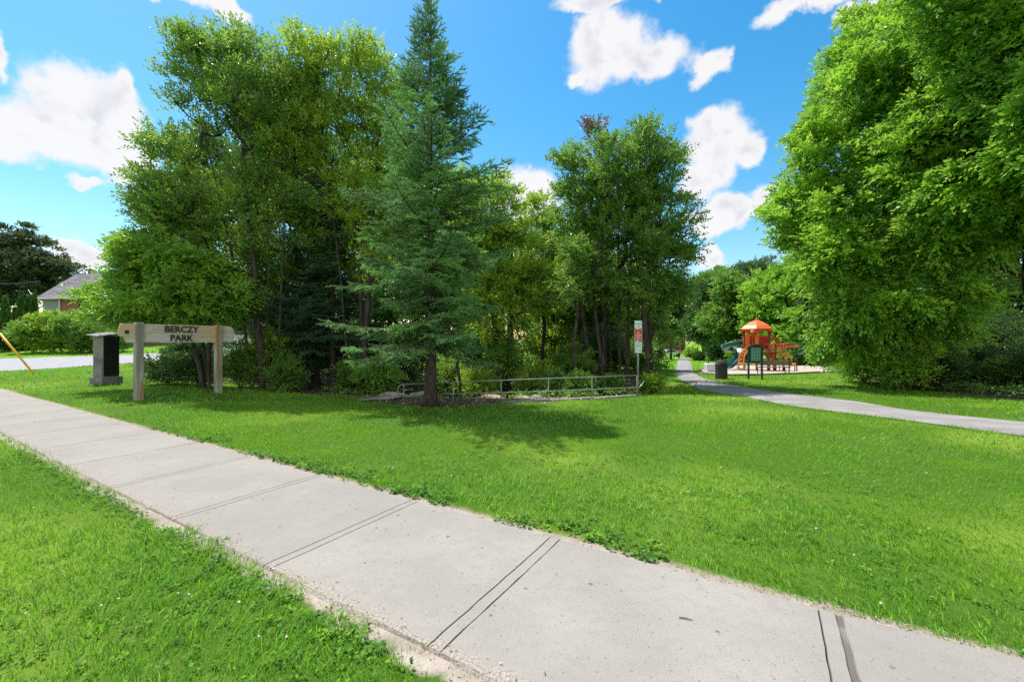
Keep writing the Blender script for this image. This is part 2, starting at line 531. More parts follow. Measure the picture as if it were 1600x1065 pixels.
def ground_mat():
    m, N, out = new_mat('ground')
    geo = N('ShaderNodeNewGeometry').outputs['Position']
    s = N('ShaderNodeSeparateXYZ', {0: geo})
    n1 = N.noise(geo, 1.4, 5, .6); n2 = N.noise(geo, 26, 4, .65); n3 = N.noise(geo, .22, 3, .5); n4 = N.noise(geo, 5, 4, .6)
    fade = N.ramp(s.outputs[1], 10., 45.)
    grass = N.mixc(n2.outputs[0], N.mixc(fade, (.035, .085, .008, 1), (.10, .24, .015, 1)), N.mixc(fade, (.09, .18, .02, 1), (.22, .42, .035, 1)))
    grass = N.mixc(N.ramp(n3.outputs[0], .45, .65), grass, (.17, .25, .03, 1))
    soil = N.mixc(N.ramp(n4.outputs[0], .35, .65), (.30, .25, .20, 1), (.44, .38, .32, 1))
    soil = N.mixc(N.ramp(n2.outputs[0], .6, .72), soil, (.15, .13, .11, 1))
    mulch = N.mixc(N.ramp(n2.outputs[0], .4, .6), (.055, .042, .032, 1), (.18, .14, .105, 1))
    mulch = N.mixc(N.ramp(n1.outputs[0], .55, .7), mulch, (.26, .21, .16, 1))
    # bare strip along the walk
    cc = N.math('MULTIPLY_ADD', s.outputs[0], EDGE_SLOPE, s.outputs[1])
    cc = N.math('ADD', cc, N.math('MULTIPLY_ADD', n4.outputs[0], .30, -.15))
    bandf = N.math('MULTIPLY', N.ramp(cc, 1.90, 2.0), N.math('SUBTRACT', 1.0, N.ramp(cc, 3.97, 4.12)))
    bandf = N.math('MULTIPLY', bandf, N.math('LESS_THAN', s.outputs[0], 8.0))
    col = N.mixc(bandf, grass, soil)
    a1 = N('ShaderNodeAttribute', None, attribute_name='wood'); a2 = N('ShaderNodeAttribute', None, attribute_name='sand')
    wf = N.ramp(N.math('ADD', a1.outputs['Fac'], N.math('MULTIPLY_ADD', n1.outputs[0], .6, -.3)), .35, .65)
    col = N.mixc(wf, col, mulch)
    sandc = N.mixc(n2.outputs[0], (.42, .35, .30, 1), (.52, .45, .40, 1))
    col = N.mixc(N.ramp(a2.outputs['Fac'], .4, .6), col, sandc)
    bs = N('ShaderNodeBsdfPrincipled', {'Base Color': col, 'Roughness': .95, 'Specular IOR Level': .1})
    bp = N('ShaderNodeBump', {'Strength': .8, 'Distance': .03, 'Height': n2.outputs[0]})
    N.l.new(bp.outputs[0], bs.inputs['Normal'])
    N.l.new(bs.outputs[0], out.inputs[0])
    return m


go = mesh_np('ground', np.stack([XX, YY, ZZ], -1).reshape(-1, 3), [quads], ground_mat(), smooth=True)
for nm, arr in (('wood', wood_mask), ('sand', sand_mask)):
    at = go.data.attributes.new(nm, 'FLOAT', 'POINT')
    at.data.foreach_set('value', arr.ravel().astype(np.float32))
tag(go, kind='structure')


# ------------------------------------------------------------------ concrete sidewalk
def walk_mat():
    m, N, out = new_mat('sidewalk')
    geo = N('ShaderNodeNewGeometry').outputs['Position']
    s = N('ShaderNodeSeparateXYZ', {0: geo})
    n1 = N.noise(geo, 1.1, 5, .6); n2 = N.noise(geo, 60, 4, .7); n3 = N.noise(geo, 170, 2, .6); n4 = N.noise(geo, 9, 5, .65)
    col = N.mixc(N.ramp(n1.outputs[0], .3, .7), (.298, .275, .244, 1), (.360, .333, .298, 1))
    col = N.mixc(N.math('MULTIPLY', N.ramp(n4.outputs[0], .46, .72), .5), col, (.27, .255, .24, 1))
    col = N.mixc(N.math('MULTIPLY', N.ramp(n2.outputs[0], .54, .68), .7), col, (.20, .19, .18, 1))
    col = N.mixc(N.math('MULTIPLY', N.ramp(n3.outputs[0], .56, .70), .6), col, (.50, .48, .45, 1))
    # small pits and specks
    vo = N('ShaderNodeTexVoronoi', {'Vector': geo, 'Scale': 9.0, 'Randomness': 1.0}, feature='F1')
    rnd = N('ShaderNodeSeparateColor', {0: vo.outputs['Color']})
    rad = N.math('MULTIPLY', N.ramp(rnd.outputs[0], .45, 1.0), .15)
    dist = N.math('ADD', vo.outputs['Distance'], N.math('MULTIPLY_ADD', n2.outputs[0], .12, -.06))
    pit = N.math('LESS_THAN', dist, rad)
    col = N.mixc(N.math('MULTIPLY', pit, .75), col, (.13, .12, .11, 1))
    vo2 = N('ShaderNodeTexVoronoi', {'Vector': geo, 'Scale': 34.0, 'Randomness': 1.0}, feature='F1')
    r2 = N('ShaderNodeSeparateColor', {0: vo2.outputs['Color']})
    sp2 = N.math('LESS_THAN', vo2.outputs['Distance'], N.math('MULTIPLY', N.ramp(r2.outputs[0], .55, 1.0), .26))
    col = N.mixc(N.math('MULTIPLY', sp2, .55), col, (.15, .14, .13, 1))
    # sand and grit trodden over the kerb-side edge
    cc = N.math('MULTIPLY_ADD', s.outputs[0], EDGE_SLOPE, s.outputs[1])
    cc = N.math('ADD', cc, N.math('MULTIPLY_ADD', n4.outputs[0], .34, -.17))
    e = N.math('SUBTRACT', 1.0, N.ramp(cc, 2.08, 2.26))
    grit = N.mixc(N.ramp(n2.outputs[0], .35, .65), (.24, .20, .165, 1), (.46, .41, .36, 1))
    col = N.mixc(e, col, grit)
    e2 = N.ramp(cc, 3.86, 3.95)
    col = N.mixc(N.math('MULTIPLY', e2, .6), col, (.33, .27, .22, 1))
    # joints collect dark soil: deeper than the slab face
    dj = N('ShaderNodeAttribute', None, attribute_name='joint').outputs['Fac']
    rs = N('ShaderNodeAttribute', None, attribute_name='slab').outputs['Fac']
    col = N.mixc(N.math('MULTIPLY', rs, .30), col, (.26, .245, .225, 1))
    col = N.mixc(N.math('MULTIPLY', dj, .80), col, (.11, .095, .08, 1))
    bs = N('ShaderNodeBsdfPrincipled', {'Base Color': col, 'Roughness': .9, 'Specular IOR Level': .2})
    hgt = N.math('SUBTRACT', N.math('MULTIPLY_ADD', n2.outputs[0], .5, n3.outputs[0]), N.math('MULTIPLY', pit, 1.2))
    bp = N('ShaderNodeBump', {'Strength': .7, 'Distance': .008, 'Height': hgt})
    N.l.new(bp.outputs[0], bs.inputs['Normal'])
    N.l.new(bs.outputs[0], out.inputs[0])
    return m


UD = np.array([.8529, -.5220]); VD = np.array([.5220, .8529]); UO = np.array([0., 3.93])


def walk_point(u, v):
    """u along the walk, v across from the far edge (negative = towards the kerb); bends a little past u = 2.4"""
    if np.ndim(u) == 0: u = np.float64(u)
    k = np.maximum(u - 2.2, 0)
    sh = .055 * k * k / (1 + .25 * k)
    p = UO + u[..., None] * UD + (v + sh)[..., None] * VD
    return p


joints = [.457 - 1.655 * k for k in range(0, 30)] + [2.38, 4.0, 5.6, 7.2]
joints = sorted(joints)
us = []; kindu = []
lo_u = joints[0]; hi_u = 8.4
rngw = np.random.RandomState(3)
for a in np.arange(lo_u, hi_u, .2):
    if min(abs(a - j) for j in joints) > .13: us.append((a, 0.))
for j in joints:
    dbl = (j > -5)
    wide = abs(j - 2.38) < .01
    offs = (-.045, .045) if dbl else (0.,)
    if wide: offs = (-.075, .03)
    for o_ in offs:
        wd = .0055 if dbl else .009
        if wide and o_ > 0: wd = .022
        for (du, dz) in ((-wd, 0.), (-wd * .6, -.016), (wd * .6, -.016), (wd, 0.)):
            us.append((j + o_ + du, dz))
us.sort()
vv = np.linspace(-1.60, 0, 61)
UU = np.array([u[0] for u in us]); DZ = np.array([u[1] for u in us])
ug, vg = np.meshgrid(UU, vv, indexing='ij')
dzg = np.repeat(DZ[:, None], len(vv), 1)
# joints wander a little and are partly filled
ug2 = ug + (hash_noise(ug * 0 + np.round(ug, 0), vg, 9, 2) - .5) * .010
fill = np.clip(hash_noise(ug, vg, 6.5, 7) * 2.4 - .3, .3, 1.0)
edge_wob = (hash_noise(ug, vg * 0, 3, 9) - .5) * .03 + (hash_noise(ug, vg * 0, 11, 4) - .5) * .02
vg2 = vg + edge_wob * np.where((vg > -.02) | (vg < -1.58), 1, 0)
pp = walk_point(ug2, vg2)
zz = g(pp[..., 0], pp[..., 1]) * np.clip((pp[..., 1] - 6) / 4, 0, 1) + dzg * fill
slab_tilt = (hash_noise(np.floor((ug - .457) / 1.655) * 3.1, ug * 0, 1, 3) - .5) * .004
edge_drop = np.where((vg > -.001) | (vg < -1.599), -.03, 0)
zz = zz + edge_drop
SV = np.concatenate([pp, zz[..., None]], -1).reshape(-1, 3)
n_v = len(vv)
ii = np.arange(len(UU) - 1)[:, None] * n_v + np.arange(n_v - 1)[None, :]
q = np.stack([ii, ii + n_v, ii + n_v + 1, ii + 1], -1).reshape(-1, 4)
wo = tag(mesh_np('sidewalk', SV, [q], walk_mat()), kind='structure')
for nm, arr in (('joint', np.clip(-dzg * fill / .010, 0, 1)), ('slab', np.repeat(np.array([(math.sin(math.floor((u - .457) / 1.655) * 12.9898) * 43758.5453) % 1 for u in UU])[:, None], len(vv), 1))):
    at = wo.data.attributes.new(nm, 'FLOAT', 'POINT')
    at.data.foreach_set('value', np.ascontiguousarray(arr, np.float32).ravel())


def strip(name, A, B, mat, lift, ncross=6):
    rows = []
    for a, b in zip(A, B):
        for t in np.linspace(0, 1, ncross):
            x, y = a * (1 - t) + b * t
            rows.append((x, y, float(g(x, y)) + lift - (.03 if t in (0., 1.) else 0)))
    ii_ = np.arange(len(A) - 1)[:, None] * ncross + np.arange(ncross - 1)[None, :]
    q_ = np.stack([ii_, ii_ + 1, ii_ + ncross + 1, ii_ + ncross], -1).reshape(-1, 4)
    return tag(mesh_np(name, np.array(rows), [q_], mat, smooth=False), kind='structure')


M['asphalt_path'] = pm('asphalt_path', (.235, .222, .22), (.32, .305, .30), .9, .9, .2, bump=.5, bscale=120, fleck=((.22, .21, .22), 60, .62))
M['asphalt_road'] = pm('asphalt_road', (.30, .29, .31), (.36, .35, .37), 1.5, .9, .2, bump=.3, bscale=80)
strip('footpath', path_far, path_near, M['asphalt_path'], .008)
strip('road', road_n, road_f, M['asphalt_road'], .01)

# ------------------------------------------------------------------ foliage machinery
def nrm(a):
    return a / np.maximum(np.linalg.norm(a, axis=-1, keepdims=True), 1e-9)


def leaf_quads(base, d, n, L, wr):
    """base (N,3), direction, normal, length (N,), width ratio -> folded four-point leaves"""
    s = nrm(np.cross(d, n)); n2 = np.cross(s, d)
    L = L[:, None]
    V = np.stack([base, base + d * L * .42 + s * L * wr * .5 + n2 * L * .10, base + d * L, base + d * L * .42 - s * L * wr * .5 + n2 * L * .10], 1)
    return V.reshape(-1, 3)


def sprays(rng, O, D, Nm, n, SL, leaf, wr, ang=.9, droop=.15, jit=.55):
    """twigs of n leaves each"""
    k = len(O)
    D = nrm(D); Sd = nrm(np.cross(D, Nm)); Nn = np.cross(Sd, D)
    t = (np.arange(n) + .6) / n
    sg = np.where(np.arange(n) % 2 == 0, 1., -1.)
    a = ang * (1 - .45 * t); a[-1] = 0.
    sl = SL * (.7 + .6 * rng.rand(k))
    pos = O[:, None] + D[:, None] * (sl[:, None] * t)[..., None]
    pos[..., 2] -= droop * (sl[:, None] * t * t)
    ld = D[:, None] * np.cos(a)[None, :, None] + Sd[:, None] * (np.sin(a) * sg)[None, :, None] + rng.randn(k, n, 3) * jit * .6
    ld[..., 2] -= droop * .8
    ld = nrm(ld)
    ln = nrm(Nn[:, None] + rng.randn(k, n, 3) * jit)
    L = leaf * (.65 + .7 * rng.rand(k, n)) * (1 - .25 * t)[None, :]
    return leaf_quads(pos.reshape(-1, 3), ld.reshape(-1, 3), ln.reshape(-1, 3), L.ravel(), wr)


def quad_idx(nv):
    return np.arange(nv).reshape(-1, 4)


def grow(trunks, targets, rng, tip=.012, lean=.35):
    """limbs that reach every clump of a crown, as tapered tubes.  trunks: list of polylines"""
    P = []; par = []; order = []
    for tl in trunks:
        prev = -1
        for p in tl:
            P.append(np.array(p, float)); par.append(prev); prev = len(P) - 1
    nt = len(P)
    base = np.array(trunks[0][0])
    idx = np.argsort(np.linalg.norm((targets - base) * [1.4, 1.4, .7], axis=1))
    for i in idx:
        T = targets[i]
        A = np.array(P)
        dv = T - A
        h = np.hypot(dv[:, 0], dv[:, 1])
        cost = np.linalg.norm(dv, axis=1) + 2.2 * np.maximum(A[:, 2] + lean * h - T[2], 0)
        j = int(np.argmin(cost))
        a = A[j]; d = T - a; ln = np.linalg.norm(d)
        m = max(2, int(ln / .9))
        cur = j
        for k in range(1, m + 1):
            t = k / m
            p = a + d * t
            p[2] += -.12 * ln * math.sin(math.pi * t) * (1 if d[2] > 0 else -.6)
            if k < m: p = p + rng.randn(3) * .05 * ln / m
            P.append(p); par.append(cur); cur = len(P) - 1
    P = np.array(P); par = np.array(par)
    acc = np.zeros(len(P))
    haschild = np.zeros(len(P), bool)
    for i in range(len(P) - 1, -1, -1):
        if not haschild[i]: acc[i] = max(acc[i], tip ** 2.2)
        if par[i] >= 0:
            acc[par[i]] += acc[i]; haschild[par[i]] = True
    return P, par, acc ** (1 / 2.2), nt


def tubes(P, par, rad, sides=6, flare=None):
    k = np.where(par >= 0)[0]
    a = P[par[k]]; b = P[k]
    r1 = rad[k]; r0 = np.minimum(rad[par[k]], r1 * 1.25)
    d = nrm(b - a)
    ref = np.where(np.abs(d[:, 2:3]) > .8, np.array([[1., 0, 0]]), np.array([[0, 0, 1.]]))
    s = nrm(np.cross(d, ref)); u = np.cross(d, s)
    th = np.arange(sides) * 2 * np.pi / sides
    ring = s[:, None] * np.cos(th)[None, :, None] + u[:, None] * np.sin(th)[None, :, None]
    V = np.stack([a[:, None] + ring * r0[:, None, None], b[:, None] + ring * r1[:, None, None]], 1)
    n = len(k)
    bi = (np.arange(n) * 2 * sides)[:, None]
    i0 = np.arange(sides)[None, :]; i1 = (i0 + 1) % sides
    q_ = np.stack([bi + i0, bi + i1, bi + sides + i1, bi + sides + i0], -1).reshape(-1, 4)
    return V.reshape(-1, 3), q_


def ell(px, py, rx, ry, Y, dy=0.0, rd=None):
    c = W(px, py, Y)
    kx = Y / F
    r = rx * kx
    return (np.array([c.x, c.y + dy, c.z]), np.array([r, (rd if rd else max(r, ry * kx * .7)), ry * kx]))


def tree(name, label, cat, base, ells, seed=0, ncl=120, rc=.6, nsp=40, nl=7, SL=.38, leaf=.09, wr=.55, mat='leaf_elm', bark='bark', trunk_r=.14,
         stems=None, group=None, droop=.18, up=.15, shell=.55, ang=.9, flat=.6, mats2=None, trunk_top=.75, floor=None, kn=1.45, kl=1.34, kc=1.7):
    rng = np.random.RandomState(seed)
    nsp = nsp * kn / kc; leaf = leaf * kl; wr = wr * 1.12; ncl = int(ncl * kc); rc = rc * .74; flat = flat * .7
    base = np.array(base, float)
    vol = np.array([np.prod(r) ** .75 for _, r in ells]); vol /= vol.sum()
    cl = []; sc_ = []
    for (c, r), w in zip(ells, vol):
        m = max(3, int(round(ncl * w)))
        d = nrm(rng.randn(m, 3))
        q = (shell + (1 - shell) * rng.rand(m)) * np.where(rng.rand(m) < .22, .55, 1.0)
        cl.append(c + d * r * (q * .93)[:, None])
    cl = np.vstack(cl)
    if floor is not None: cl[:, 2] = np.maximum(cl[:, 2], base[2] + floor)
    cen = np.average([c for c, _ in ells], axis=0, weights=vol)
    axis_xy = cen[:2]
    # trunk(s)
    if stems is None:
        zt = base[2] + (max(c[2] + .4 * r[2] for c, r in ells) - base[2]) * trunk_top
        top = np.array([axis_xy[0], axis_xy[1], zt])
        npt = 9
        tl = [[base + (top - base) * t + np.append(rng.randn(2) * .05 * math.sin(math.pi * t) * 2, 0) for t in np.linspace(0, 1, npt)]]
    else:
        tl = []
        for (bx, by, tx, ty, tz) in stems:
            b0 = base + np.array([bx, by, -.05]); t0 = np.array([tx, ty, tz])
            b0[2] = float(g(b0[0], b0[1])) - .05
            mid = b0 * .55 + t0 * .45; mid[:2] = b0[:2] * .72 + t0[:2] * .28
            pts = []
            for t in np.linspace(0, 1, 9):
                p = (1 - t) ** 2 * b0 + 2 * t * (1 - t) * mid + t * t * t0
                pts.append(p + np.append(rng.randn(2) * .03, 0) * (0 < t < 1))
            tl.append(pts)
    P, par, rad, nt = grow(tl, cl, rng)
    # scale the radii so that the trunk foot has the wanted thickness
    ft = rad.max()
    e = math.log(trunk_r / .012) / max(math.log(ft / .012), .1) if ft > .012 else 1
    rad = .012 * (rad / .012) ** e
    rad[0] *= 1.35
    root = thing(name, Vector(base), label, cat, group)
    V, q_ = tubes(P - base, par, rad, 7)
    mesh_np('trunk', V, [q_], M[bark], root, smooth=True)
    # foliage
    k = len(cl)
    per = np.maximum(4, (nsp * (.6 + .8 * rng.rand(k))).astype(int))
    ci = np.repeat(np.arange(k), per)
    rcs = (rc * (.6 + .75 * rng.rand(k)))[ci]
    loc = nrm(rng.randn(len(ci), 3)) * (rng.rand(len(ci)) ** .45)[:, None]
    off = loc * rcs[:, None] * np.array([1, 1, flat])
    O = cl[ci] + off
    outw = cl[ci] - np.array([axis_xy[0], axis_xy[1], cen[2] - .3 * (cl[:, 2].max() - cl[:, 2].min())])
    D = nrm(outw) * .8 + loc * .9 + rng.randn(len(ci), 3) * .35
    D[:, 2] += up
    Nm = nrm(np.array([0, 0, .75]) + rng.randn(len(ci), 3) * .42 + nrm(outw * np.array([1, 1, .4])) * .8)
    LV = sprays(rng, O - base, D, Nm, nl, SL, leaf, wr, ang=ang, droop=droop)
    LF = quad_idx(len(LV))
    if floor is not None:
        LV[:, 2] = np.maximum(LV[:, 2], .02)
    if mats2:
        sel = mats2[1](np.repeat(O, nl, 0))
        mesh_np('crown', LV, [LF], [M[mat], M[mats2[0]]], root, midx=sel.astype(int))
    else:
        mesh_np('crown', LV, [LF], M[mat], root)
    return root


def spruce(label, base, H, z0, Rm, seed, mat='needle', trunk_r=.17, full=.62, dens=1.0, skew=(0., 0.), droop=.25, dead=True, name='spruce_tree'):
    rng = np.random.RandomState(seed)
    base = np.array(base, float)
    root = thing(name, Vector(base), label, 'tree', 'spruces by the railing')
    BV = []; BF = []; nb = 0
    # trunk
    tp = [np.array([.03 * math.sin(z * .7), .03 * math.cos(z * .9), z]) for z in np.linspace(-.06, H, 22)]
    tr = [trunk_r * (1 - .93 * (max(p[2], 0) / H)) * (1 + .45 * math.exp(-max(p[2], 0) / .25)) for p in tp]
    mb = MB(); mb.tube(tp, tr, 10)
    shootsO = []; shootsD = []; shootsL = []
    z = z0
    while z < H - .1:
        fr = (z - z0) / (H - z0)
        nbv = rng.randint(5, 8) if z > z0 + .4 else rng.randint(3, 5)
        L0 = Rm * min(1.0, ((1 - fr) / full)) ** 1.2 + .12
        for b in range(nbv):
            az = 2 * math.pi * (b + rng.rand() * .9) / nbv + z * 2.1
            L = L0 * (.34 + .92 * rng.rand() ** 1.25)
            L *= .92 + skew[0] * math.cos(az) + skew[1] * math.sin(az)
            pitch = -.30 + 1.15 * fr ** 1.1 + rng.randn() * .13
            dirh = np.array([math.cos(az), math.sin(az), 0])
            pts = []
            nseg = max(4, int(L / .22))
            for t in np.linspace(0, 1, nseg + 1):
                hz = L * t * math.cos(pitch)
                vz = L * (t * math.sin(pitch) + (.20 * t * t - .10 * t) * (1.2 - fr))
                pts.append(np.array([0, 0, z + rng.rand() * .0]) + dirh * hz + np.array([0, 0, vz]))
            mb.tube(pts, [max(.004, .024 * (L / 2) * (1 - .9 * t) + .004) for t in np.linspace(0, 1, nseg + 1)], 4, cap=False)
            pts = np.array(pts)
            # branchlets both sides
            ns = max(4, int(L / .068 * dens))
            for k in range(ns):
                t = .12 + .88 * (k + rng.rand()) / ns
                if rng.rand() < .16: continue
                f_ = t * nseg; i0 = min(int(f_), nseg - 1); p = pts[i0] + (pts[i0 + 1] - pts[i0]) * (f_ - i0)
                ax = nrm(pts[i0 + 1] - pts[i0]); sd = nrm(np.cross(ax, [0, 0, 1.]))
                s = 1 if k % 2 else -1
                bl = (.18 + .50 * (1 - t) ** .6 * min(1, L / 1.3)) * (.6 + .7 * rng.rand())
                d = ax * .75 + sd * s * (.75 + .3 * rng.rand()) + np.array([0, 0, -droop * (1 - fr) + .25 * fr + rng.randn() * .14])
                d = nrm(d)
                shootsO.append(p); shootsD.append(d); shootsL.append(bl)
                # second order
                if bl > .24:
                    for q in range(int(2 + bl * 5)):
                        tt = .3 + .5 * rng.rand()
                        s2 = 1 if rng.rand() < .5 else -1
                        d2 = nrm(d + nrm(np.cross(d, [0, 0, 1.])) * s2 * .8 + np.array([0, 0, rng.randn() * .2 - droop * .5]))
                        shootsO.append(p + d * bl * tt); shootsD.append(d2); shootsL.append(bl * .5)
            shootsO.append(pts[-1] - (pts[-1] - pts[-2]) * .4); shootsD.append(nrm(pts[-1] - pts[-2])); shootsL.append(.24)
        z += (.30 if fr < .6 else .24) * (.8 + .4 * rng.rand())
    # leader
    shootsO.append(np.array([0, 0, H - .35])); shootsD.append(np.array([0, 0, 1.])); shootsL.append(.6)
    if dead:      # bare lower stubs
        for k in range(9):
            az = rng.rand() * 6.28; zz_ = z0 * (.45 + .6 * rng.rand()); L = .3 + .7 * rng.rand()
            p0 = np.array([0, 0, zz_]); p1 = p0 + np.array([math.cos(az) * L, math.sin(az) * L, -.15 * L]); p2 = p1 + np.array([math.cos(az + .5) * L * .4, math.sin(az + .5) * L * .4, .08])
            mb.tube([p0, p1, p2], [.012, .007, .003], 4)
    mb.build('trunk', M['bark_red'], root, smooth=True)
    O = np.array(shootsO); D = np.array(shootsD); Ls = np.array(shootsL)
    # needles: slim triangles all round each shoot, pointing forward
    cnt = np.maximum(6, (Ls / .0068).astype(int))
    si = np.repeat(np.arange(len(O)), cnt)
    t = rng.rand(len(si))
    ax = D[si]
    rv = nrm(np.cross(ax, rng.randn(len(si), 3)))
    nd = nrm(ax * .75 + rv * .8)
    nl = .044 * (.7 + .6 * rng.rand(len(si)))
    sdv = nrm(np.cross(nd, rng.randn(len(si), 3)))
    p = O[si] + ax * (Ls[si] * t)[:, None]
    w = .0075
    V = np.stack([p + sdv * w, p - sdv * w, p + nd * nl[:, None]], 1).reshape(-1, 3)
    # the shoot itself: a slim three-sided twig in the same green
    s1 = nrm(np.cross(D, [0.3, .2, 1.])); s2 = np.cross(D, s1)
    r_ = .014
    e_ = O + D * Ls[:, None]
    TV = np.stack([O + s1 * r_, O - s1 * r_ * .5 + s2 * r_ * .87, O - s1 * r_ * .5 - s2 * r_ * .87, e_ + D * .02], 1)
    m_ = len(V)
    bi = m_ + np.arange(len(O))[:, None] * 4
    TF = np.concatenate([bi + np.array([[0, 1, 3]]), bi + np.array([[1, 2, 3]]), bi + np.array([[2, 0, 3]])])
    V = np.vstack([V, TV.reshape(-1, 3)])
    mesh_np('crown', V, [np.vstack([np.arange(m_).reshape(-1, 3), TF])], M[mat], root)
    return root


def shrub(label, base, r, h, seed, n=70, mat='leaf_shrub', leaf=.08, nl=6, SL=.3, name='shrub', cat='shrub', group='shrubs of the wood edge', wr=.6, nsp=9):
    rng = np.random.RandomState(seed)
    base = np.array(base, float)
    c = base + np.array([0, 0, h * .52])
    stems = []
    for k in range(5):
        a = rng.rand() * 6.28; q = r * .5 * rng.rand()
        stems.append((.08 * math.cos(a), .08 * math.sin(a), c[0] + math.cos(a) * q * 1.3, c[1] + math.sin(a) * q * 1.3, base[2] + h * (.55 + .35 * rng.rand())))
    return tree(name, label, cat, base, [(c, np.array([r, r, h * .5]))], seed=seed, ncl=n, rc=max(.16, r * .28), nsp=nsp, nl=nl, SL=SL, leaf=leaf, wr=wr, mat=mat, trunk_r=.025,
                stems=stems, group=group, up=.3, shell=.35, floor=.08, flat=.8, kn=1.3, kl=1.2, kc=1.2)


# ------------------------------------------------------------------ spruces by the railing
spruce('tall blue-green spruce standing alone in front of the metal railing, trunk bare near the ground', G(672, 634), 11.2, 1.75, 2.35, 11, trunk_r=.165, full=.60, skew=(-.05, -.1))
spruce('slim spruce with a straight pale-streaked trunk, just left of the railing end', G(519, 612), 10.0, 2.5, 1.7, 12, mat='needle_dark', trunk_r=.12, full=.8, skew=(-.1, .1))
spruce('dark spruce with a thick leaning root flare, behind the slim straight trunk', G(492, 607), 9.6, 1.9, 2.5, 13, mat='needle_dark', trunk_r=.19, full=.7, skew=(-.25, -.1))

# ------------------------------------------------------------------ broad-leaved trees left of the path
Y = 16.0
tree('broadleaf_tree', 'broad dark green tree filling the upper left, its leafy shoots spiking into the sky', 'tree', onground(408, Y),
     [ell(325, 135, 62, 82, Y), ell(268, 270, 52, 74, Y), ell(410, 165, 78, 100, Y), ell(385, 330, 110, 105, Y, dy=.6, rd=1.8), ell(290, 345, 66, 62, Y), ell(246, 318, 50, 50, Y), ell(300, 80, 38, 46, Y), ell(372, 78, 34, 40, Y), ell(370, 410, 70, 50, Y, dy=1.5, rd=1.0)],
     seed=1, ncl=330, rc=.62, nsp=30, nl=8, SL=.42, leaf=.088, mat='leaf_elm', trunk_r=.12, kn=1.15,
     stems=[(-.3, 0, *W(300, 130, Y)), (0, .1, *W(360, 90, Y)), (.2, 0, *W(420, 110, Y)), (.5, .2, *W(450, 180, Y))], up=.35)
tree('broadleaf_tree', 'yellow-topped leafy tree rising behind the dark spruces, left of the tall spruce', 'tree', onground(560, Y + 1),
     [ell(500, 125, 62, 66, Y + 1), ell(560, 150, 56, 80, Y + 1), ell(470, 200, 70, 90, Y + 1), ell(545, 270, 78, 100, Y + 1, dy=.6, rd=1.5), ell(500, 390, 90, 80, Y + 1, dy=1.2, rd=1.2), ell(590, 330, 60, 100, Y + 1), ell(560, 84, 40, 34, Y + 1), ell(608, 140, 34, 50, Y + 1), ell(612, 230, 40, 60, Y + 1), ell(480, 78, 32, 30, Y + 1)],
     seed=2, ncl=300, rc=.62, nsp=30, nl=8, SL=.42, leaf=.088, mat='leaf_lime', trunk_r=.11, kn=1.15,
     stems=[(-.3, 0, *W(490, 120, Y + 1)), (.1, .1, *W(555, 110, Y + 1)), (.2, 0, *W(590, 240, Y + 1))], up=.35)
Y = 15.4
tree('low_tree', 'low spreading bright green tree drooping over the dark pillar and the wooden sign', 'tree', onground(322, Y),
     [ell(255, 402, 74, 38, Y), ell(214, 440, 44, 42, Y), ell(308, 432, 66, 44, Y), ell(180, 482, 30, 26, Y), ell(262, 470, 88, 30, Y), ell(350, 462, 52, 36, Y), ell(220, 400, 40, 30, Y), ell(226, 488, 60, 20, Y), ell(335, 486, 44, 24, Y), ell(165, 455, 24, 24, Y)],
     seed=3, ncl=170, rc=.5, nsp=24, nl=9, SL=.42, leaf=.115, wr=.42, mat='leaf_bright', trunk_r=.09, up=.02, droop=.3, trunk_top=.8, flat=.45,
     stems=[(-.1, 0, *W(262, 420, Y)), (.1, 0, *W(330, 430, Y)), (0, .2, *W(290, 400, Y + .6))])
Y = 20.5
tree('broadleaf_tree', 'sunny lime green tree showing to the right of the tall spruce', 'tree', onground(792, Y),
     [ell(770, 325, 56, 58, Y), ell(735, 385, 60, 70, Y), ell(800, 405, 56, 66, Y), ell(770, 470, 76, 60, Y), ell(720, 300, 36, 40, Y), ell(840, 450, 50, 56, Y)],
     seed=4, ncl=190, rc=.6, nsp=26, nl=7, SL=.42, leaf=.105, mat='leaf_lime', trunk_r=.12, stems=[(-.2, 0, *W(745, 350, Y)), (.1, 0, *W(800, 360, Y))])
tree('broadleaf_tree', 'small rounded lime tree between the spruce and the many-stemmed tree', 'tree', onground(846, 25),
     [ell(842, 345, 36, 40, 25), ell(838, 400, 46, 50, 25), ell(850, 450, 50, 50, 25), ell(880, 420, 46, 60, 25)],
     seed=5, ncl=110, rc=.65, nsp=26, nl=7, SL=.42, leaf=.115, mat='leaf_lime', trunk_r=.11)
Y = 20.0
redsel = lambda O: ((O[:, 0] - W(925, 215, Y).x) ** 2 + (O[:, 2] - W(925, 215, Y).z) ** 2 < .8) & (np.sin(O[:, 0] * 9) + np.sin(O[:, 2] * 7) > -.5)
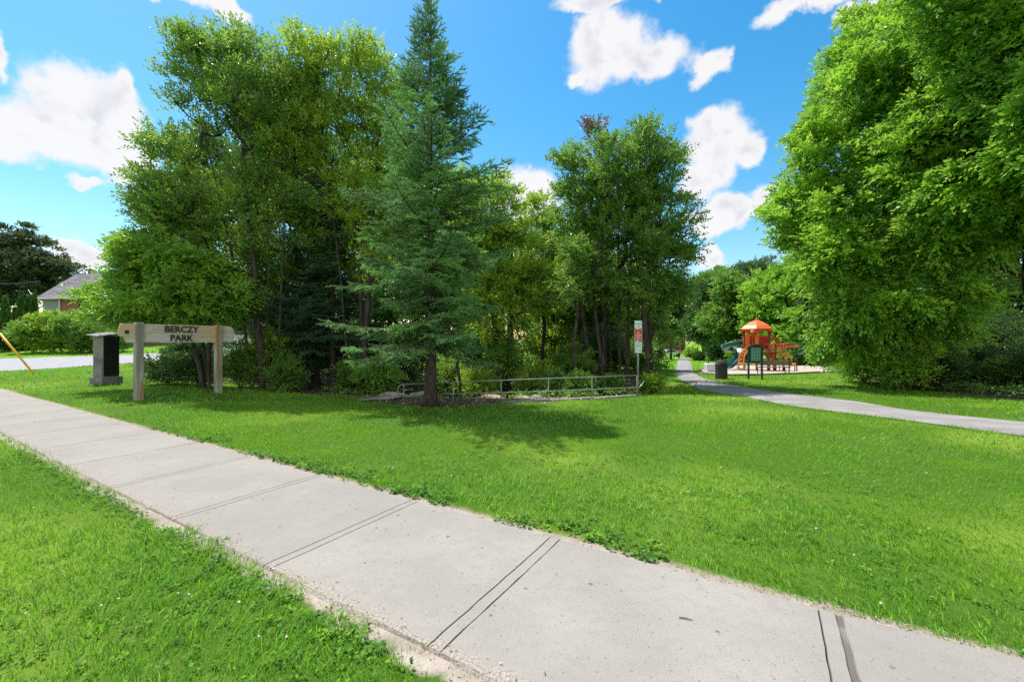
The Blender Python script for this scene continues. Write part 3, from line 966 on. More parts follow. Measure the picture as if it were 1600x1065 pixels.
tree('many_stemmed_tree', 'tall rounded tree on many thin stems behind the signpost, one reddish dying tip', 'tree', onground(968, Y),
     [ell(955, 285, 84, 80, Y), ell(1012, 262, 62, 64, Y), ell(1025, 350, 64, 86, Y), ell(915, 345, 58, 76, Y), ell(965, 370, 84, 72, Y), ell(1058, 400, 36, 58, Y), ell(888, 268, 32, 46, Y), ell(926, 202, 18, 26, Y), ell(1000, 215, 44, 26, Y), ell(1010, 450, 66, 46, Y), ell(925, 440, 50, 40, Y)],
     seed=6, ncl=360, rc=.58, nsp=28, nl=8, SL=.42, leaf=.10, mat='leaf_mid', trunk_r=.10, up=.25, kn=1.15, mats2=('leaf_red', redsel),
     stems=[(-.75, 0, *W(905, 300, Y)), (-.3, .3, *W(935, 230, Y)), (0, 0, *W(965, 220, Y)), (.35, .2, *W(1000, 240, Y)), (.7, 0, *W(1040, 300, Y)), (.3, -.3, *W(985, 330, Y - .8)), (-1.2, .4, *W(880, 330, Y)), (1.3, .5, *W(1055, 380, Y)), (-.5, .8, *W(940, 350, Y + 1)), (1.0, .8, *W(1020, 330, Y + 1))])

# woodland behind the railing, one tree after another
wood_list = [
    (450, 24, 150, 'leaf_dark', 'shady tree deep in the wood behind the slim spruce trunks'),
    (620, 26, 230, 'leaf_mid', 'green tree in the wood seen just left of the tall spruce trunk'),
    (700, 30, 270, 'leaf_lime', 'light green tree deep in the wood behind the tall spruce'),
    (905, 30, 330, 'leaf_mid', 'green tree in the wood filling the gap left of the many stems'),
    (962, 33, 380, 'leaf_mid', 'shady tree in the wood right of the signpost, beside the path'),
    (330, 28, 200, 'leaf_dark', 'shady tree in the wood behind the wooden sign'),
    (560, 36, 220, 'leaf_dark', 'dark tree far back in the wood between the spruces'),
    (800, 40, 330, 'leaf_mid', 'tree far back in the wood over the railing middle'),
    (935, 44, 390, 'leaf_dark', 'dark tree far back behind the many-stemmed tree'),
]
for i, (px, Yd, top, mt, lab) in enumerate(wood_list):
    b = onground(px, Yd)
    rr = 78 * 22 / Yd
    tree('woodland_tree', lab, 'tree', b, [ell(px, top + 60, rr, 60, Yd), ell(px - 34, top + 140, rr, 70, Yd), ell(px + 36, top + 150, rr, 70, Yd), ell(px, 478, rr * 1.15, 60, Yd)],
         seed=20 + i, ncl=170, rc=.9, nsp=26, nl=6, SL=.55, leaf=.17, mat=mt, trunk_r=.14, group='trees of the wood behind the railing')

# thin bare trunks inside the wood
for i, (px, Yd, r_, lab) in enumerate([(720, 15.2, .05, 'thin dark young trunk standing inside the railing near the spruce'), (900, 18, .07, 'thin dark trunk rising behind the middle of the railing'),
                                       (1008, 18.5, .11, 'dark straight trunk just right of the signpost'), (402, 21, .12, 'dark bare trunk right of the wooden sign'),
                                       (1018, 23, .11, 'dark trunk beside the path, second right of the signpost')]):
    b = onground(px, Yd)
    tree('sapling', lab, 'tree', b, [ell(px + 6, 400 - i * 6, 30, 34, Yd), ell(px - 16, 440, 26, 30, Yd)], seed=50 + i, ncl=26, rc=.45, nsp=18, nl=7, SL=.35, leaf=.09, mat='leaf_mid',
         trunk_r=r_, bark='bark', group='thin trunks of the wood edge', trunk_top=.9)

# ------------------------------------------------------------------ big trees on the right
right_list = [
    # base px, Y, ellipsoids, mat, label
    (1400, 18, [(1330, 150, 70, 80), (1288, 235, 54, 70), (1400, 90, 90, 100), (1380, 250, 100, 110), (1290, 340, 82, 70), (1400, 390, 100, 80), (1276, 420, 52, 50), (1335, 75, 34, 40), (1440, 10, 80, 70), (1285, 470, 60, 46), (1370, 490, 70, 40), (1268, 310, 44, 56), (1258, 380, 36, 46), (1310, 532, 52, 30), (1372, 545, 44, 26), (1415, 525, 44, 36), (1450, 545, 40, 26), (1325, 478, 48, 38, -2.0), (1395, 470, 55, 36, -2.6), (1355, 400, 60, 50, -2.4), (1330, 180, 50, 60), (1440, 300, 70, 60)],
     'big bright green tree leaning out over the playground side of the lawn', 'leaf_right', 560),
    (1640, 14.2, [(1500, 90, 90, 80), (1600, 40, 120, 100), (1490, 200, 80, 80), (1580, 240, 110, 100), (1500, 300, 70, 50), (1660, 160, 120, 120), (1540, -60, 110, 70), (1620, 330, 80, 40), (1545, 385, 60, 26), (1420, 30, 60, 60), (1560, 160, 70, 60)],
     'large sunlit tree overhanging the right edge of the lawn', 'leaf_right', 540),
    (1790, 12.0, [(1640, 180, 90, 80), (1700, 60, 120, 110), (1610, 110, 50, 50), (1720, 260, 110, 80), (1625, 245, 50, 34)],
     'nearest overhanging tree, only its left boughs reaching into view at right', 'leaf_right', 230),
]
for i, (bp, Yd, es, lab, mt, n) in enumerate(right_list):
    tree('broadleaf_tree', lab, 'tree', onground(bp, Yd), [ell(e_[0], e_[1], e_[2], e_[3], Yd, dy=e_[4] if len(e_) > 4 else (k % 3 - 1) * 1.2) for k, e_ in enumerate(es)], seed=70 + i, ncl=n, rc=.68, nsp=30, nl=8,
         SL=.50, leaf=.135, wr=.52, mat=mt, trunk_r=.26, up=-.05, droop=.35, flat=.5, kc=1.3, kn=1.25, stems=None, trunk_top=.7)
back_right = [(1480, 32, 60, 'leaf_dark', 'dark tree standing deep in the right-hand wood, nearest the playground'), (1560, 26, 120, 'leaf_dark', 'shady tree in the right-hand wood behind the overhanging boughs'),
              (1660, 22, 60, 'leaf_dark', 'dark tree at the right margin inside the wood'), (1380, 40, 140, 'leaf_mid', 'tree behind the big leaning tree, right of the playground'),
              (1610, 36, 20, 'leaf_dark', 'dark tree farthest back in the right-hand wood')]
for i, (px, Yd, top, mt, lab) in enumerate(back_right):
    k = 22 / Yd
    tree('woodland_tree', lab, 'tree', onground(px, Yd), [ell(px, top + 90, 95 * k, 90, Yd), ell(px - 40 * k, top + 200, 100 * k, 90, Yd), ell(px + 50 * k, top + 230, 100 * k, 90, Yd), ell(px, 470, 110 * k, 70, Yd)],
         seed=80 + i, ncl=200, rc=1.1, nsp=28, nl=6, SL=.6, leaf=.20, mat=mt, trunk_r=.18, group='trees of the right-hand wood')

# ------------------------------------------------------------------ trees behind the playground and along the path
far_list = [
    (1112, 62, [(1112, 470, 34, 44), (1098, 505, 30, 34), (1128, 500, 30, 40)], 'leaf_dark', 'dark tree over the far end of the path'),
    (1146, 56, [(1146, 462, 34, 40), (1135, 500, 36, 40), (1165, 505, 30, 40)], 'leaf_mid', 'bright green tree left behind the playground roof'),
    (1180, 70, [(1180, 440, 34, 40), (1172, 480, 40, 44)], 'leaf_dark', 'dark pointed tree farthest behind the playground'),
    (1208, 50, [(1205, 470, 40, 50), (1225, 510, 40, 46), (1190, 505, 30, 42)], 'leaf_right', 'bright tree right behind the playground roof'),
    (1262, 46, [(1262, 440, 50, 60), (1250, 520, 46, 50), (1285, 520, 40, 50)], 'leaf_right', 'green tree behind the right end of the playground'),
    (1098, 85, [(1092, 485, 24, 36), (1104, 515, 22, 26)], 'leaf_mid', 'green tree beyond the far end of the path'),
    (1320, 42, [(1320, 470, 60, 60), (1310, 540, 50, 34)], 'leaf_dark', 'shady tree at the back of the sand right of the playground'),
    (1048, 70, [(1052, 470, 30, 36), (1036, 498, 22, 24)], 'leaf_dark', 'shady tree overhanging the far path from the left'),
    (1068, 112, [(1066, 505, 22, 26), (1048, 500, 20, 30), (1082, 512, 18, 20)], 'leaf_mid', 'tree closing the view beyond the parked car at the path end'),
    (1100, 105, [(1128, 440, 30, 26), (1095, 450, 26, 26)], 'leaf_mid', 'hazy tree line top beyond all others over the path'),
]
for i, (px, Yd, es, mt, lab) in enumerate(far_list):
    tree('background_tree', lab, 'tree', onground(px, Yd), [ell(a, b, c, d, Yd) for a, b, c, d in es], seed=100 + i, ncl=130, rc=1.3, nsp=28, nl=6, SL=.7, leaf=.27, mat=mt,
         trunk_r=.2, group='trees behind the playground', floor=.4)

# ------------------------------------------------------------------ shrubs
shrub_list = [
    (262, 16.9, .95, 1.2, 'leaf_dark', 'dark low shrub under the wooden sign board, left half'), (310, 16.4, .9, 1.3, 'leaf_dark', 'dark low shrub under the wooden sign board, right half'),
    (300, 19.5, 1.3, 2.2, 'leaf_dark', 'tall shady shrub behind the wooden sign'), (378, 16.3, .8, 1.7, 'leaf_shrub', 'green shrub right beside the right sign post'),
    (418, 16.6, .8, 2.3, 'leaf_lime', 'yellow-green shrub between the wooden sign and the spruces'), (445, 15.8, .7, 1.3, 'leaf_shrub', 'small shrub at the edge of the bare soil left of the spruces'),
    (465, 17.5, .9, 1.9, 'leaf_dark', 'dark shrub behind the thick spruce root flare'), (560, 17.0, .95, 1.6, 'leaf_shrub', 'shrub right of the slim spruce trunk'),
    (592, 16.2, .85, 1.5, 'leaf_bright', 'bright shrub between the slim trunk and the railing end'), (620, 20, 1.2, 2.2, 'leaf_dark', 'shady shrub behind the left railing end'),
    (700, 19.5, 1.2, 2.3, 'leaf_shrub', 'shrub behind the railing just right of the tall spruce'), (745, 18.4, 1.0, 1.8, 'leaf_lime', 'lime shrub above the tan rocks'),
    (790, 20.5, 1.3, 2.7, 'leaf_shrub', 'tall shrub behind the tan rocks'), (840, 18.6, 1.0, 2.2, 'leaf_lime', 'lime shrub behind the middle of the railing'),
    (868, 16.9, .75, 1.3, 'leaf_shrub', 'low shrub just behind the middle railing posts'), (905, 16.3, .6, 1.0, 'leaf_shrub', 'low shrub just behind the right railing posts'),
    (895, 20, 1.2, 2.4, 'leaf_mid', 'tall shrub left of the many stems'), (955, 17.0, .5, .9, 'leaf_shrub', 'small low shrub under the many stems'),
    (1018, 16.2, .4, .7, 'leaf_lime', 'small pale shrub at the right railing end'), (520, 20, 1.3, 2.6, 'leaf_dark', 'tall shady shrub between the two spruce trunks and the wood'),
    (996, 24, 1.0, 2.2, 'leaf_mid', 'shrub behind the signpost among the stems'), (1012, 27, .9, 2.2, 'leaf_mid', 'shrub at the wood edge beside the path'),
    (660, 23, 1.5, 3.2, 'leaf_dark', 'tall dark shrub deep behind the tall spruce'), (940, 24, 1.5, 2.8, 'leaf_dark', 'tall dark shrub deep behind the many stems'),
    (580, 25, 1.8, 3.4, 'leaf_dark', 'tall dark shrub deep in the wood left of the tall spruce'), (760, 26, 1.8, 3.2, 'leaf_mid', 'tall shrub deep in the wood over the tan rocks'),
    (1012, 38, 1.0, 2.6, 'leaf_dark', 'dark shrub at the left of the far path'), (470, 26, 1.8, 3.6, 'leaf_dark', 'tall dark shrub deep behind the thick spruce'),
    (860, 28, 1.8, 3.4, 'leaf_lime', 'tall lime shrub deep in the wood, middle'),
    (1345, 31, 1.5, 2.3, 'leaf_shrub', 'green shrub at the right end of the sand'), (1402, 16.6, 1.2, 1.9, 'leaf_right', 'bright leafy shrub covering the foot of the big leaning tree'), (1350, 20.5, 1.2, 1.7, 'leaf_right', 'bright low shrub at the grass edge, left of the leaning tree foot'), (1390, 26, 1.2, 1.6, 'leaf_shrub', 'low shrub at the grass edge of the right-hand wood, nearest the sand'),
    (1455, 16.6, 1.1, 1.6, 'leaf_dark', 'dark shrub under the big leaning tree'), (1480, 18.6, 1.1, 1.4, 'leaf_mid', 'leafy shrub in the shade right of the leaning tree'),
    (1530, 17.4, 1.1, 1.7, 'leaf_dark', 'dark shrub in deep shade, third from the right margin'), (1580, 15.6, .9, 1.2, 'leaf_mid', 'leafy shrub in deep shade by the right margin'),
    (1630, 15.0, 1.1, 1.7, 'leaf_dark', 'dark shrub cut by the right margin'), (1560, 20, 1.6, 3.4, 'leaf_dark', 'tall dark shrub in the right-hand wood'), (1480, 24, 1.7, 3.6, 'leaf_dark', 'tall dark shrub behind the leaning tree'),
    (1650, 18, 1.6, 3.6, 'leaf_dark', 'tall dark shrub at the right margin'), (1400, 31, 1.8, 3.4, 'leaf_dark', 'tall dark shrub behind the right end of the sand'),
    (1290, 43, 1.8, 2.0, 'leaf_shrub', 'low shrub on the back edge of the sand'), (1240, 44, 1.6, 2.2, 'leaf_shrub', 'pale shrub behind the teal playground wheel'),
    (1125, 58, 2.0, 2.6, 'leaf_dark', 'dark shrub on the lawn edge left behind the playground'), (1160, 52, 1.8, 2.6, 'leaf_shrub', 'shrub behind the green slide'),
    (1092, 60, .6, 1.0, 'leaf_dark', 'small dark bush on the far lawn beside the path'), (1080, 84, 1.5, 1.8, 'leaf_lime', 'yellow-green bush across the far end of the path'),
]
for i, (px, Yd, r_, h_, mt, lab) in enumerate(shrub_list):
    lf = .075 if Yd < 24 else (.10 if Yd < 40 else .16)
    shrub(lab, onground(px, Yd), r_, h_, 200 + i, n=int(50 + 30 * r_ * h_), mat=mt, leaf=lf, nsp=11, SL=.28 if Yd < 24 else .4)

# ------------------------------------------------------------------ far left: street side
tree('maple_tree', 'dark purple-green maple rising behind the brick house', 'tree', onground(20, 62),
     [ell(18, 395, 50, 52, 62), ell(62, 420, 40, 40, 62), ell(-40, 410, 60, 70, 62), ell(20, 455, 60, 30, 62), ell(95, 425, 24, 22, 62)], seed=130, ncl=260, rc=1.2, nsp=34, nl=6, SL=.6, leaf=.27, mat='leaf_maple', trunk_r=.3)
for i, (px, Yd, top, w, lab) in enumerate([(8, 47, 462, 1.25, 'tallest columnar cedar at the left margin behind the yellow pole'), (33, 49, 454, .95, 'columnar cedar, middle of the row before the house'),
                                           (44, 49.5, 462, .8, 'columnar cedar, third of the row before the house'), (54, 50, 457, .85, 'columnar cedar nearest the pale end of the house'),
                                           (23, 50, 480, .7, 'shortest columnar cedar in the row before the house'), (127, 49, 461, .6, 'small dark columnar cedar in front of the brick wall')]):
    b = np.array(onground(px, Yd)); rng = np.random.RandomState(140 + i)
    h = EYE + (532.5 - top) / F * Yd - b[2]
    root = thing('columnar_cedar', Vector(b), lab, 'tree', 'columnar cedars by the house')
    MB().tube([(0, 0, -.05), (0, 0, h * .8)], [.09, .02], 6).build('trunk', M['bark'], root)
    n = 5200
    t = rng.rand(n) ** .8
    rr = w * .5 * np.where(t < .18, .75 + t * 1.4, (1 - ((t - .18) / .82) ** 1.5)) * (.55 + .5 * rng.rand(n)) + .03
    a = rng.rand(n) * 6.283
    rr = rr * (1 + .15 * np.sin(a * 5 + t * 22))
    O = np.stack([np.cos(a) * rr, np.sin(a) * rr, .08 + t * h * .96], 1)
    D = nrm(np.stack([np.cos(a) * .5, np.sin(a) * .5, .9 + 0 * a], 1) + rng.randn(n, 3) * .2)
    V = leaf_quads(O, D, nrm(np.stack([np.cos(a), np.sin(a), .2 + 0 * a], 1) + rng.randn(n, 3) * .5), .20 * (.6 + .7 * rng.rand(n)), .5)
    mesh_np('crown', V, [quad_idx(len(V))], M['cedar'], root)
for i, (px, Yd, r_, h_, mt, lab) in enumerate([(52, 45, 1.9, 3.9, 'leaf_shrub', 'large leafy bush across the street, left of the house front'), (82, 45.5, 2.2, 4.5, 'leaf_lime', 'tallest yellow-green bush across the street in front of the house'),
                                              (112, 45.5, 1.8, 4.4, 'leaf_shrub', 'leafy bush in front of the brick wall'), (138, 45, 1.6, 3.6, 'leaf_mid', 'bush beside the pillar across the street'),
                                              (20, 48, 1.8, 1.6, 'leaf_dark', 'dark bush under the columnar cedars'), (-30, 46, 2.5, 3.6, 'leaf_dark', 'dark bush at the left margin across the street'),
                                              (170, 46, 2.0, 2.6, 'leaf_mid', 'bush across the street behind the pillar')]):
    shrub(lab, onground(px, Yd), r_, h_, 160 + i, n=130, mat=mt, leaf=.17, nsp=13, SL=.45, name='bush', cat='bush', group='bushes across the street')


def house(label, px0, px1, Yd, eave, ridge, depth, wall_mats, ridge_in=0., rz=0., name='house', chim=False):
    p0 = onground(px0, Yd); p1 = onground(px1, Yd)
    gz = min(p0.z, p1.z) - .1
    ze = EYE + (532.5 - eave) / F * Yd - gz; zr = EYE + (532.5 - ridge) / F * (Yd + depth / 2) - gz
    Lx = p1.x - p0.x
    root = thing(name, (p0.x, p0.y, gz), label, 'house', rz=rz)
    return root, Lx, ze, zr


def build_house():
    Yd = 54.0; dep = 8.0
    p0 = onground(67, Yd); p1 = onground(190, Yd)
    gz = p0.z - .1
    z_of = lambda py, y: EYE + (532.5 - py) / F * y - gz
    Lx = p1.x - p0.x; ze = z_of(463, Yd); zr = z_of(430, Yd + dep / 2)
    root = thing('brick_house', (p0.x, p0.y, gz), 'house with a grey shingle roof, brick and pale siding, across the street', 'house', rz=R(-8))
    split = Lx * .26
    w = MB(); w.box((split / 2, dep / 2, ze / 2), (split, dep, ze)); w.build('siding_wall', M['siding_blue'], root)
    w = MB(); w.box((split + (Lx - split) / 2 + .002, dep / 2, ze / 2), (Lx - split, dep - .1, ze)); w.build('brick_wall', M['brick'], root)
    # gable end
    gb = MB(); gb.prism([(0, ze), (dep, ze), (dep / 2, zr - .1)], (.06, 0, 0), (0, 1, 0), (0, 0, 1), .1); gb.build('gable', M['siding_blue'], root)
    o = .45
    rf = MB()
    sl = (zr - ze) / (dep / 2)
    th = .16
    for s in (0, 1):
        ya, yb = (-o, dep / 2) if s == 0 else (dep + o, dep / 2)
        za, zb = ze - o * sl, zr
        vs = [(-o, ya, za), (Lx + o, ya, za), (Lx + o, yb, zb), (-o, yb, zb)]
        vs += [(x, y, z + th) for x, y, z in vs]
        rf.poly(vs, [(0, 1, 2, 3), (4, 7, 6, 5), (0, 4, 5, 1), (1, 5, 6, 2), (2, 6, 7, 3), (3, 7, 4, 0)] if s == 0 else [(3, 2, 1, 0), (5, 6, 7, 4), (1, 5, 4, 0), (2, 6, 5, 1), (3, 7, 6, 2), (0, 4, 7, 3)])
    roof = rf.build('roof', M['shingle'], root)
    ch = MB(); ch.box((.9, dep / 2 + .9, zr + .1), (.6, .6, 1.6)); ch.build('chimney', M['brick'], roof)
    gt = MB(); gt.box((Lx / 2, -o - .07, ze - o * sl + .05), (Lx + .9, .12, .14)); gt.build('gutter', M['paint_white'], root)
    dp = MB(); dp.box((split, -.06, ze / 2), (.13, .1, ze - .3)); dp.build('downpipe', M['paint_white'], root)
    for x in (1.4, split + 2.2, split + 5.0):
        f = MB(); f.box((x, -.03, ze * .45), (1.5, .12, 1.5)); fo = f.build('window', M['paint_white'], root)
        p = MB(); p.box((x, -.07, ze * .45), (1.3, .06, 1.3)); p.build('pane', M['glass_dark'], fo)
build_house()


def pale_house():
    Yd = 36.0
    p0 = onground(318, Yd); p1 = onground(470, Yd)
    gz = min(p0.z, p1.z) - .2
    Lx = p1.x - p0.x; dep = 7.0
    z_of = lambda py, y: EYE + (532.5 - py) / F * y - gz
    ze = z_of(462, Yd); zr = z_of(425, Yd + dep / 2)
    root = thing('pale_house', (p0.x, p0.y, gz), 'pale grey-blue house glimpsed through the leaves right of the wooden sign', 'house')
    w = MB(); w.box((Lx / 2, dep / 2, ze / 2), (Lx, dep, ze)); w.build('wall', M['siding_pale'], root)
    o = .4; sl = (zr - ze) / (dep / 2); rf = MB()
    for s in (0, 1):
        ya, yb = (-o, dep / 2) if s == 0 else (dep + o, dep / 2)
        vs = [(-o, ya, ze - o * sl), (Lx + o, ya, ze - o * sl), (Lx + o, yb, zr), (-o, yb, zr)]
        vs += [(x, y, z + .15) for x, y, z in vs]
        rf.poly(vs, [(0, 1, 2, 3), (4, 7, 6, 5), (0, 4, 5, 1), (1, 5, 6, 2), (2, 6, 7, 3), (3, 7, 4, 0)] if s == 0 else [(3, 2, 1, 0), (5, 6, 7, 4), (1, 5, 4, 0), (2, 6, 5, 1), (3, 7, 6, 2), (0, 4, 7, 3)])
    rf.build('roof', M['shingle'], root)
    for x in (1.5, 4.2, 6.6):
        f = MB(); f.box((x, -.03, ze * .55), (1.1, .12, 1.4)); fo = f.build('window', M['paint_white'], root)
        p = MB(); p.box((x, -.07, ze * .55), (.9, .06, 1.2)); p.build('pane', M['glass_dark'], fo)
pale_house()

# overhead service wire to the house
a = W(-60, 441, 40); b = W(62, 439, 53)
pts = [a.lerp(b, t) - Vector((0, 0, .25 * math.sin(math.pi * t))) for t in np.linspace(0, 1, 9)]
o = MB().tube([p - a for p in pts], .02, 5).build('overhead_wire', M['cable'], None, loc=a)
tag(o, 'thin pale overhead wire running to the left end of the brick house', 'wire')

# guy wire with its yellow guard
gb = G(52, 583)
root = thing('guy_wire', gb, 'slanting yellow plastic guy wire guard stuck in the grass at left', 'guy wire')
dv = Vector((-.75, -1.0, 2.35)).normalized()
q = W(0, 521, 22.0) - gb
dv = q.normalized()
MB().tube([dv * -.05, dv * .1, dv * 1.2, dv * 2.5], [.045, .05, .05, .05], 10).build('guard', M['yellow_plastic'], root, smooth=True)
MB().tube([dv * -.1, dv * 9.0], .008, 6).build('cable', M['cable'], root)
MB().tube([dv * -.15, dv * .02], .03, 8).build('anchor_eye', M['metal_galv'], root)

# ------------------------------------------------------------------ dark pillar on a concrete base
kb = G(166, 598)
rz = math.atan2(-.292, .954)
root = thing('pillar', kb, 'tall dark panelled pillar on a concrete block with a slanted pale top', 'pillar', rz=rz)
# local x axis = outward normal of the black face; local -y = the grey face
bx, by = .60, .54
MB().box((0, 0, .10), (bx + .16, by + .18, .34), bev=.02).build('base', M['concrete_light'], root)
MB().box((0, 0, .27 + .82), (bx, by, 1.64), bev=.006).build('body', M['steel_grey'], root)
bp = MB(); bp.box((bx / 2 + .012, 0, .27 + .83), (.02, by - .02, 1.60), bev=.004)
pn = bp.build('black_panel', M['black_panel'], root)
rb = MB()
for y in (-.12, -.09, .14): rb.box((bx / 2 + .026, y, 1.1), (.008, .012, 1.56))
rb.build('rib', M['dark_metal'], pn)
gp = MB(); gp.box((0, -by / 2 - .008, .27 + .27), (bx * .86, .014, .48)); gp.box((0, -by / 2 - .014, .27 + .66), (bx * .80, .012, .22))
fp = gp.build('lower_panel', M['steel_grey'], root)
gs = MB()
for z in (.84, .88, .92, .96, 1.0): gs.box((0, -by / 2 - .022, z), (bx * .6, .006, .014))
gs.build('vent_slot', M['dark_metal'], fp)
MB().box((-.03, -.10, 1.95), (bx + .04, by + .22, .04), rot=Matrix.Rotation(R(9), 3, 'X') @ Matrix.Rotation(R(6), 3, 'Y')).build('top_plate', M['concrete_light'], root)

# ------------------------------------------------------------------ wooden park sign
PL = G(216.5, 624); PR = G(341, 613)
ev = Vector((PR.x - PL.x, PR.y - PL.y, 0)); SPAN = ev.length; ev.normalize()
rzs = math.atan2(ev.y, ev.x)
root = thing('wooden_sign', PL, 'weathered plank sign board with carved black lettering between two square posts', 'sign', rz=rzs)
zb = PL.z
ztopL = EYE + (532.5 - 505) / F * PL.y - zb
z0b = EYE + (532.5 - 535) / F * PL.y - zb
for x in (0, SPAN):
    gz_ = float(g(PL.x + ev.x * x, PL.y + ev.y * x)) - zb
    pb = MB(); pb.box((x, 0, (ztopL + gz_) / 2 - .05), (.19, .19, ztopL - gz_ + .14), bev=.012); pb.build('post', M['wood_post'], root)
hp = (ztopL - z0b) / 3
brd = MB()
xl, xr = -.44, SPAN + .52
prof = [[(xl + .16, 0), (xr - .12, 0), (xr - .05, .05), (xr - .03, hp - .006), (xl + .09, hp - .006), (xl + .13, .09)],
        [(xl + .0, 0), (xr - .03, 0), (xr + .0, .08), (xr - .02, hp - .006), (xl - .02, hp - .006), (xl - .03, .10)],
        [(xl - .01, 0), (xr - .03, 0), (xr - .07, hp * .6), (xr - .16, hp - .012), (xl + .06, hp - .012), (xl + .02, hp * .75)]]
for k in range(3):
    brd.prism(prof[k], (0, .012 * (k - 1), z0b + k * hp), (1, 0, 0), (0, 0, 1), .05)
M['wood_board'] = pm('wood_board', (.54, .53, .46), (.66, .49, .28), 1.7, .8, .2, bump=.5, bscale=16, stretch=(.35, 1, 1.6), thr=(.43, .57), fleck=((.64, .63, .57), 3, .54))
bo = brd.build('board', M['wood_board'], root)
# dark knot hole at the left end
MB().tube([(xl + .16, -.040, z0b + hp * 1.62), (xl + .16, -.036, z0b + hp * 1.62)], .055, 14).build('knot_hole', M['ink'], bo)


def text_mesh(name, s, size, mat, parent, loc, rot, sx=1.0, ext=.004, bold=0.0):
    cu = bpy.data.curves.new(name, 'FONT')
    cu.body = s; cu.size = size; cu.align_x = 'CENTER'; cu.align_y = 'CENTER'; cu.extrude = ext; cu.offset = bold
    cu.resolution_u = 3
    to = bpy.data.objects.new(name, cu)
    COL.objects.link(to)
    bpy.context.view_layer.update()
    me = bpy.data.meshes.new_from_object(to.evaluated_get(bpy.context.evaluated_depsgraph_get()))
    bpy.data.objects.remove(to)
    me.materials.clear(); me.materials.append(mat)
    ob = bpy.data.objects.new(name, me)
    COL.objects.link(ob)
    ob.parent = parent
    ob.location = loc; ob.rotation_euler = rot; ob.scale = (sx, 1, 1)
    return ob


text_mesh('lettering', 'BERCZY', .275, M['ink'], bo, (1.07, -.045, z0b + hp * 2.15), (R(90), 0, 0), .92, bold=.006)
text_mesh('lettering', 'PARK', .275, M['ink'], bo, (1.06, -.056, z0b + hp * .70), (R(90), 0, 0), .92, bold=.006)

# ------------------------------------------------------------------ railing, kerb and signpost
rail_px = [(631, 630), (708, 630), (783, 627), (857, 625), (925, 622), (995, 618)]
rp = [G(*p) for p in rail_px]
o0 = rp[0]
root = thing('railing', o0, 'low galvanized two-rail pipe railing along the back of the lawn', 'railing')
hts = [(631, 600), (708, 597), (783, 594), (857, 591), (925, 589), (995, 586)]
lows = [(631, 618), (708, 615), (783, 613), (857, 611), (925, 608), (995, 605)]
zt = [EYE + (532.5 - h[1]) / F * p.y for h, p in zip(hts, rp)]
zl_ = [EYE + (532.5 - h[1]) / F * p.y for h, p in zip(lows, rp)]
for p, t in zip(rp, zt):
    MB().tube([Vector((p.x, p.y, p.z - .12)) - o0, Vector((p.x, p.y, t)) - o0], .0175, 8).build('post', M['metal_galv'], root, smooth=True)
top = [Vector((p.x, p.y, t)) - o0 for p, t in zip(rp, zt)]
low = [Vector((p.x, p.y, t)) - o0 for p, t in zip(rp, zl_)]
dl = (top[0] - top[1]).normalized(); dr = (top[-1] - top[-2]).normalized()
mid = (top[0] + low[0]) / 2; rad = (top[0] - low[0]).length / 2
arc = [mid + Vector((0, 0, 1)) * rad * math.cos(a) + dl * rad * 1.05 * math.sin(a) for a in np.linspace(0, math.pi, 11)]
midr = (top[-1] + low[-1]) / 2
arcr = [top[-1] + dr * .16, top[-1] + dr * .27 - Vector((0, 0, .03)), low[-1] + dr * .30 + Vector((0, 0, .16)), low[-1] + dr * .16 + Vector((0, 0, .02))]
MB().tube(top[::-1][:-1] + [top[0]] + arc[1:6], .0175, 8).build('top_rail', M['metal_galv'], root, smooth=True)
MB().tube(arc[5:-1] + low + [low[-1] + dr * .10, low[-1] + dr * .20 + Vector((0, 0, .06)), low[-1] + dr * .33 + Vector((0, 0, .2))], .0175, 8).build('low_rail', M['metal_galv'], root, smooth=True)
kr = MB()
for i in range(2, 5):
    a_, b_ = rp[i], rp[i + 1]
    m_ = (a_ + b_) / 2; L_ = (b_ - a_).length
    kr.box((m_.x - o0.x, m_.y - o0.y - .02, m_.z - o0.z - .03), (L_ - .01, .22, .12), rz=math.atan2(b_.y - a_.y, b_.x - a_.x))
ko = kr.build('concrete_kerb', M['concrete_light'], None, loc=o0)
tag(ko, 'narrow concrete kerb under the right part of the pipe railing', 'kerb')

sp = G(994.5, 619) + Vector((.02, -.10, 0))
kx = sp.y / F
zz_ = lambda py: EYE + (532.5 - py) * kx - sp.z
root = thing('signpost', sp, 'thin steel signpost with a white, a red and another white plate at the railing end', 'signpost')
MB().tube([(0, 0, -.2), (0, 0, zz_(501))], .028, 8).build('pole', M['metal_galv'], root, smooth=True)
def plate(name, y0, y1, w, mat, lab=None):
    h = zz_(y0) - zz_(y1)
    o_ = MB().box((0, -.036, (zz_(y0) + zz_(y1)) / 2), (w, .006, h), bev=.002).build(name, mat, root)
    if lab: o_['label'] = lab
    return o_
pa = plate('sign_plate', 501, 513, .245, M['sign_white'], 'white plate with a small dark mark')
pb_ = plate('sign_plate', 513.5, 532, .255, M['sign_red'], 'red plate with a white border and white lines of text')
pc = plate('sign_plate', 533.5, 551, .235, M['sign_white'], 'pale plate with teal lines and a dark mark')
t = MB(); t.box((0, -.0405, zz_(506)), (.19, .002, .022)); t.box((0, -.0405, zz_(510)), (.05, .002, .03)); t.build('lettering', M['ink_teal'], pa)
b = MB(); zr0, zr1 = zz_(514.2), zz_(531.4)
for z in (zr0, zr1): b.box((0, -.0405, z), (.245, .002, .012))
for x in (-.117, .117): b.box((x, -.0405, (zr0 + zr1) / 2), (.012, .002, zr0 - zr1))
b.build('border', M['paint_white'], pb_)
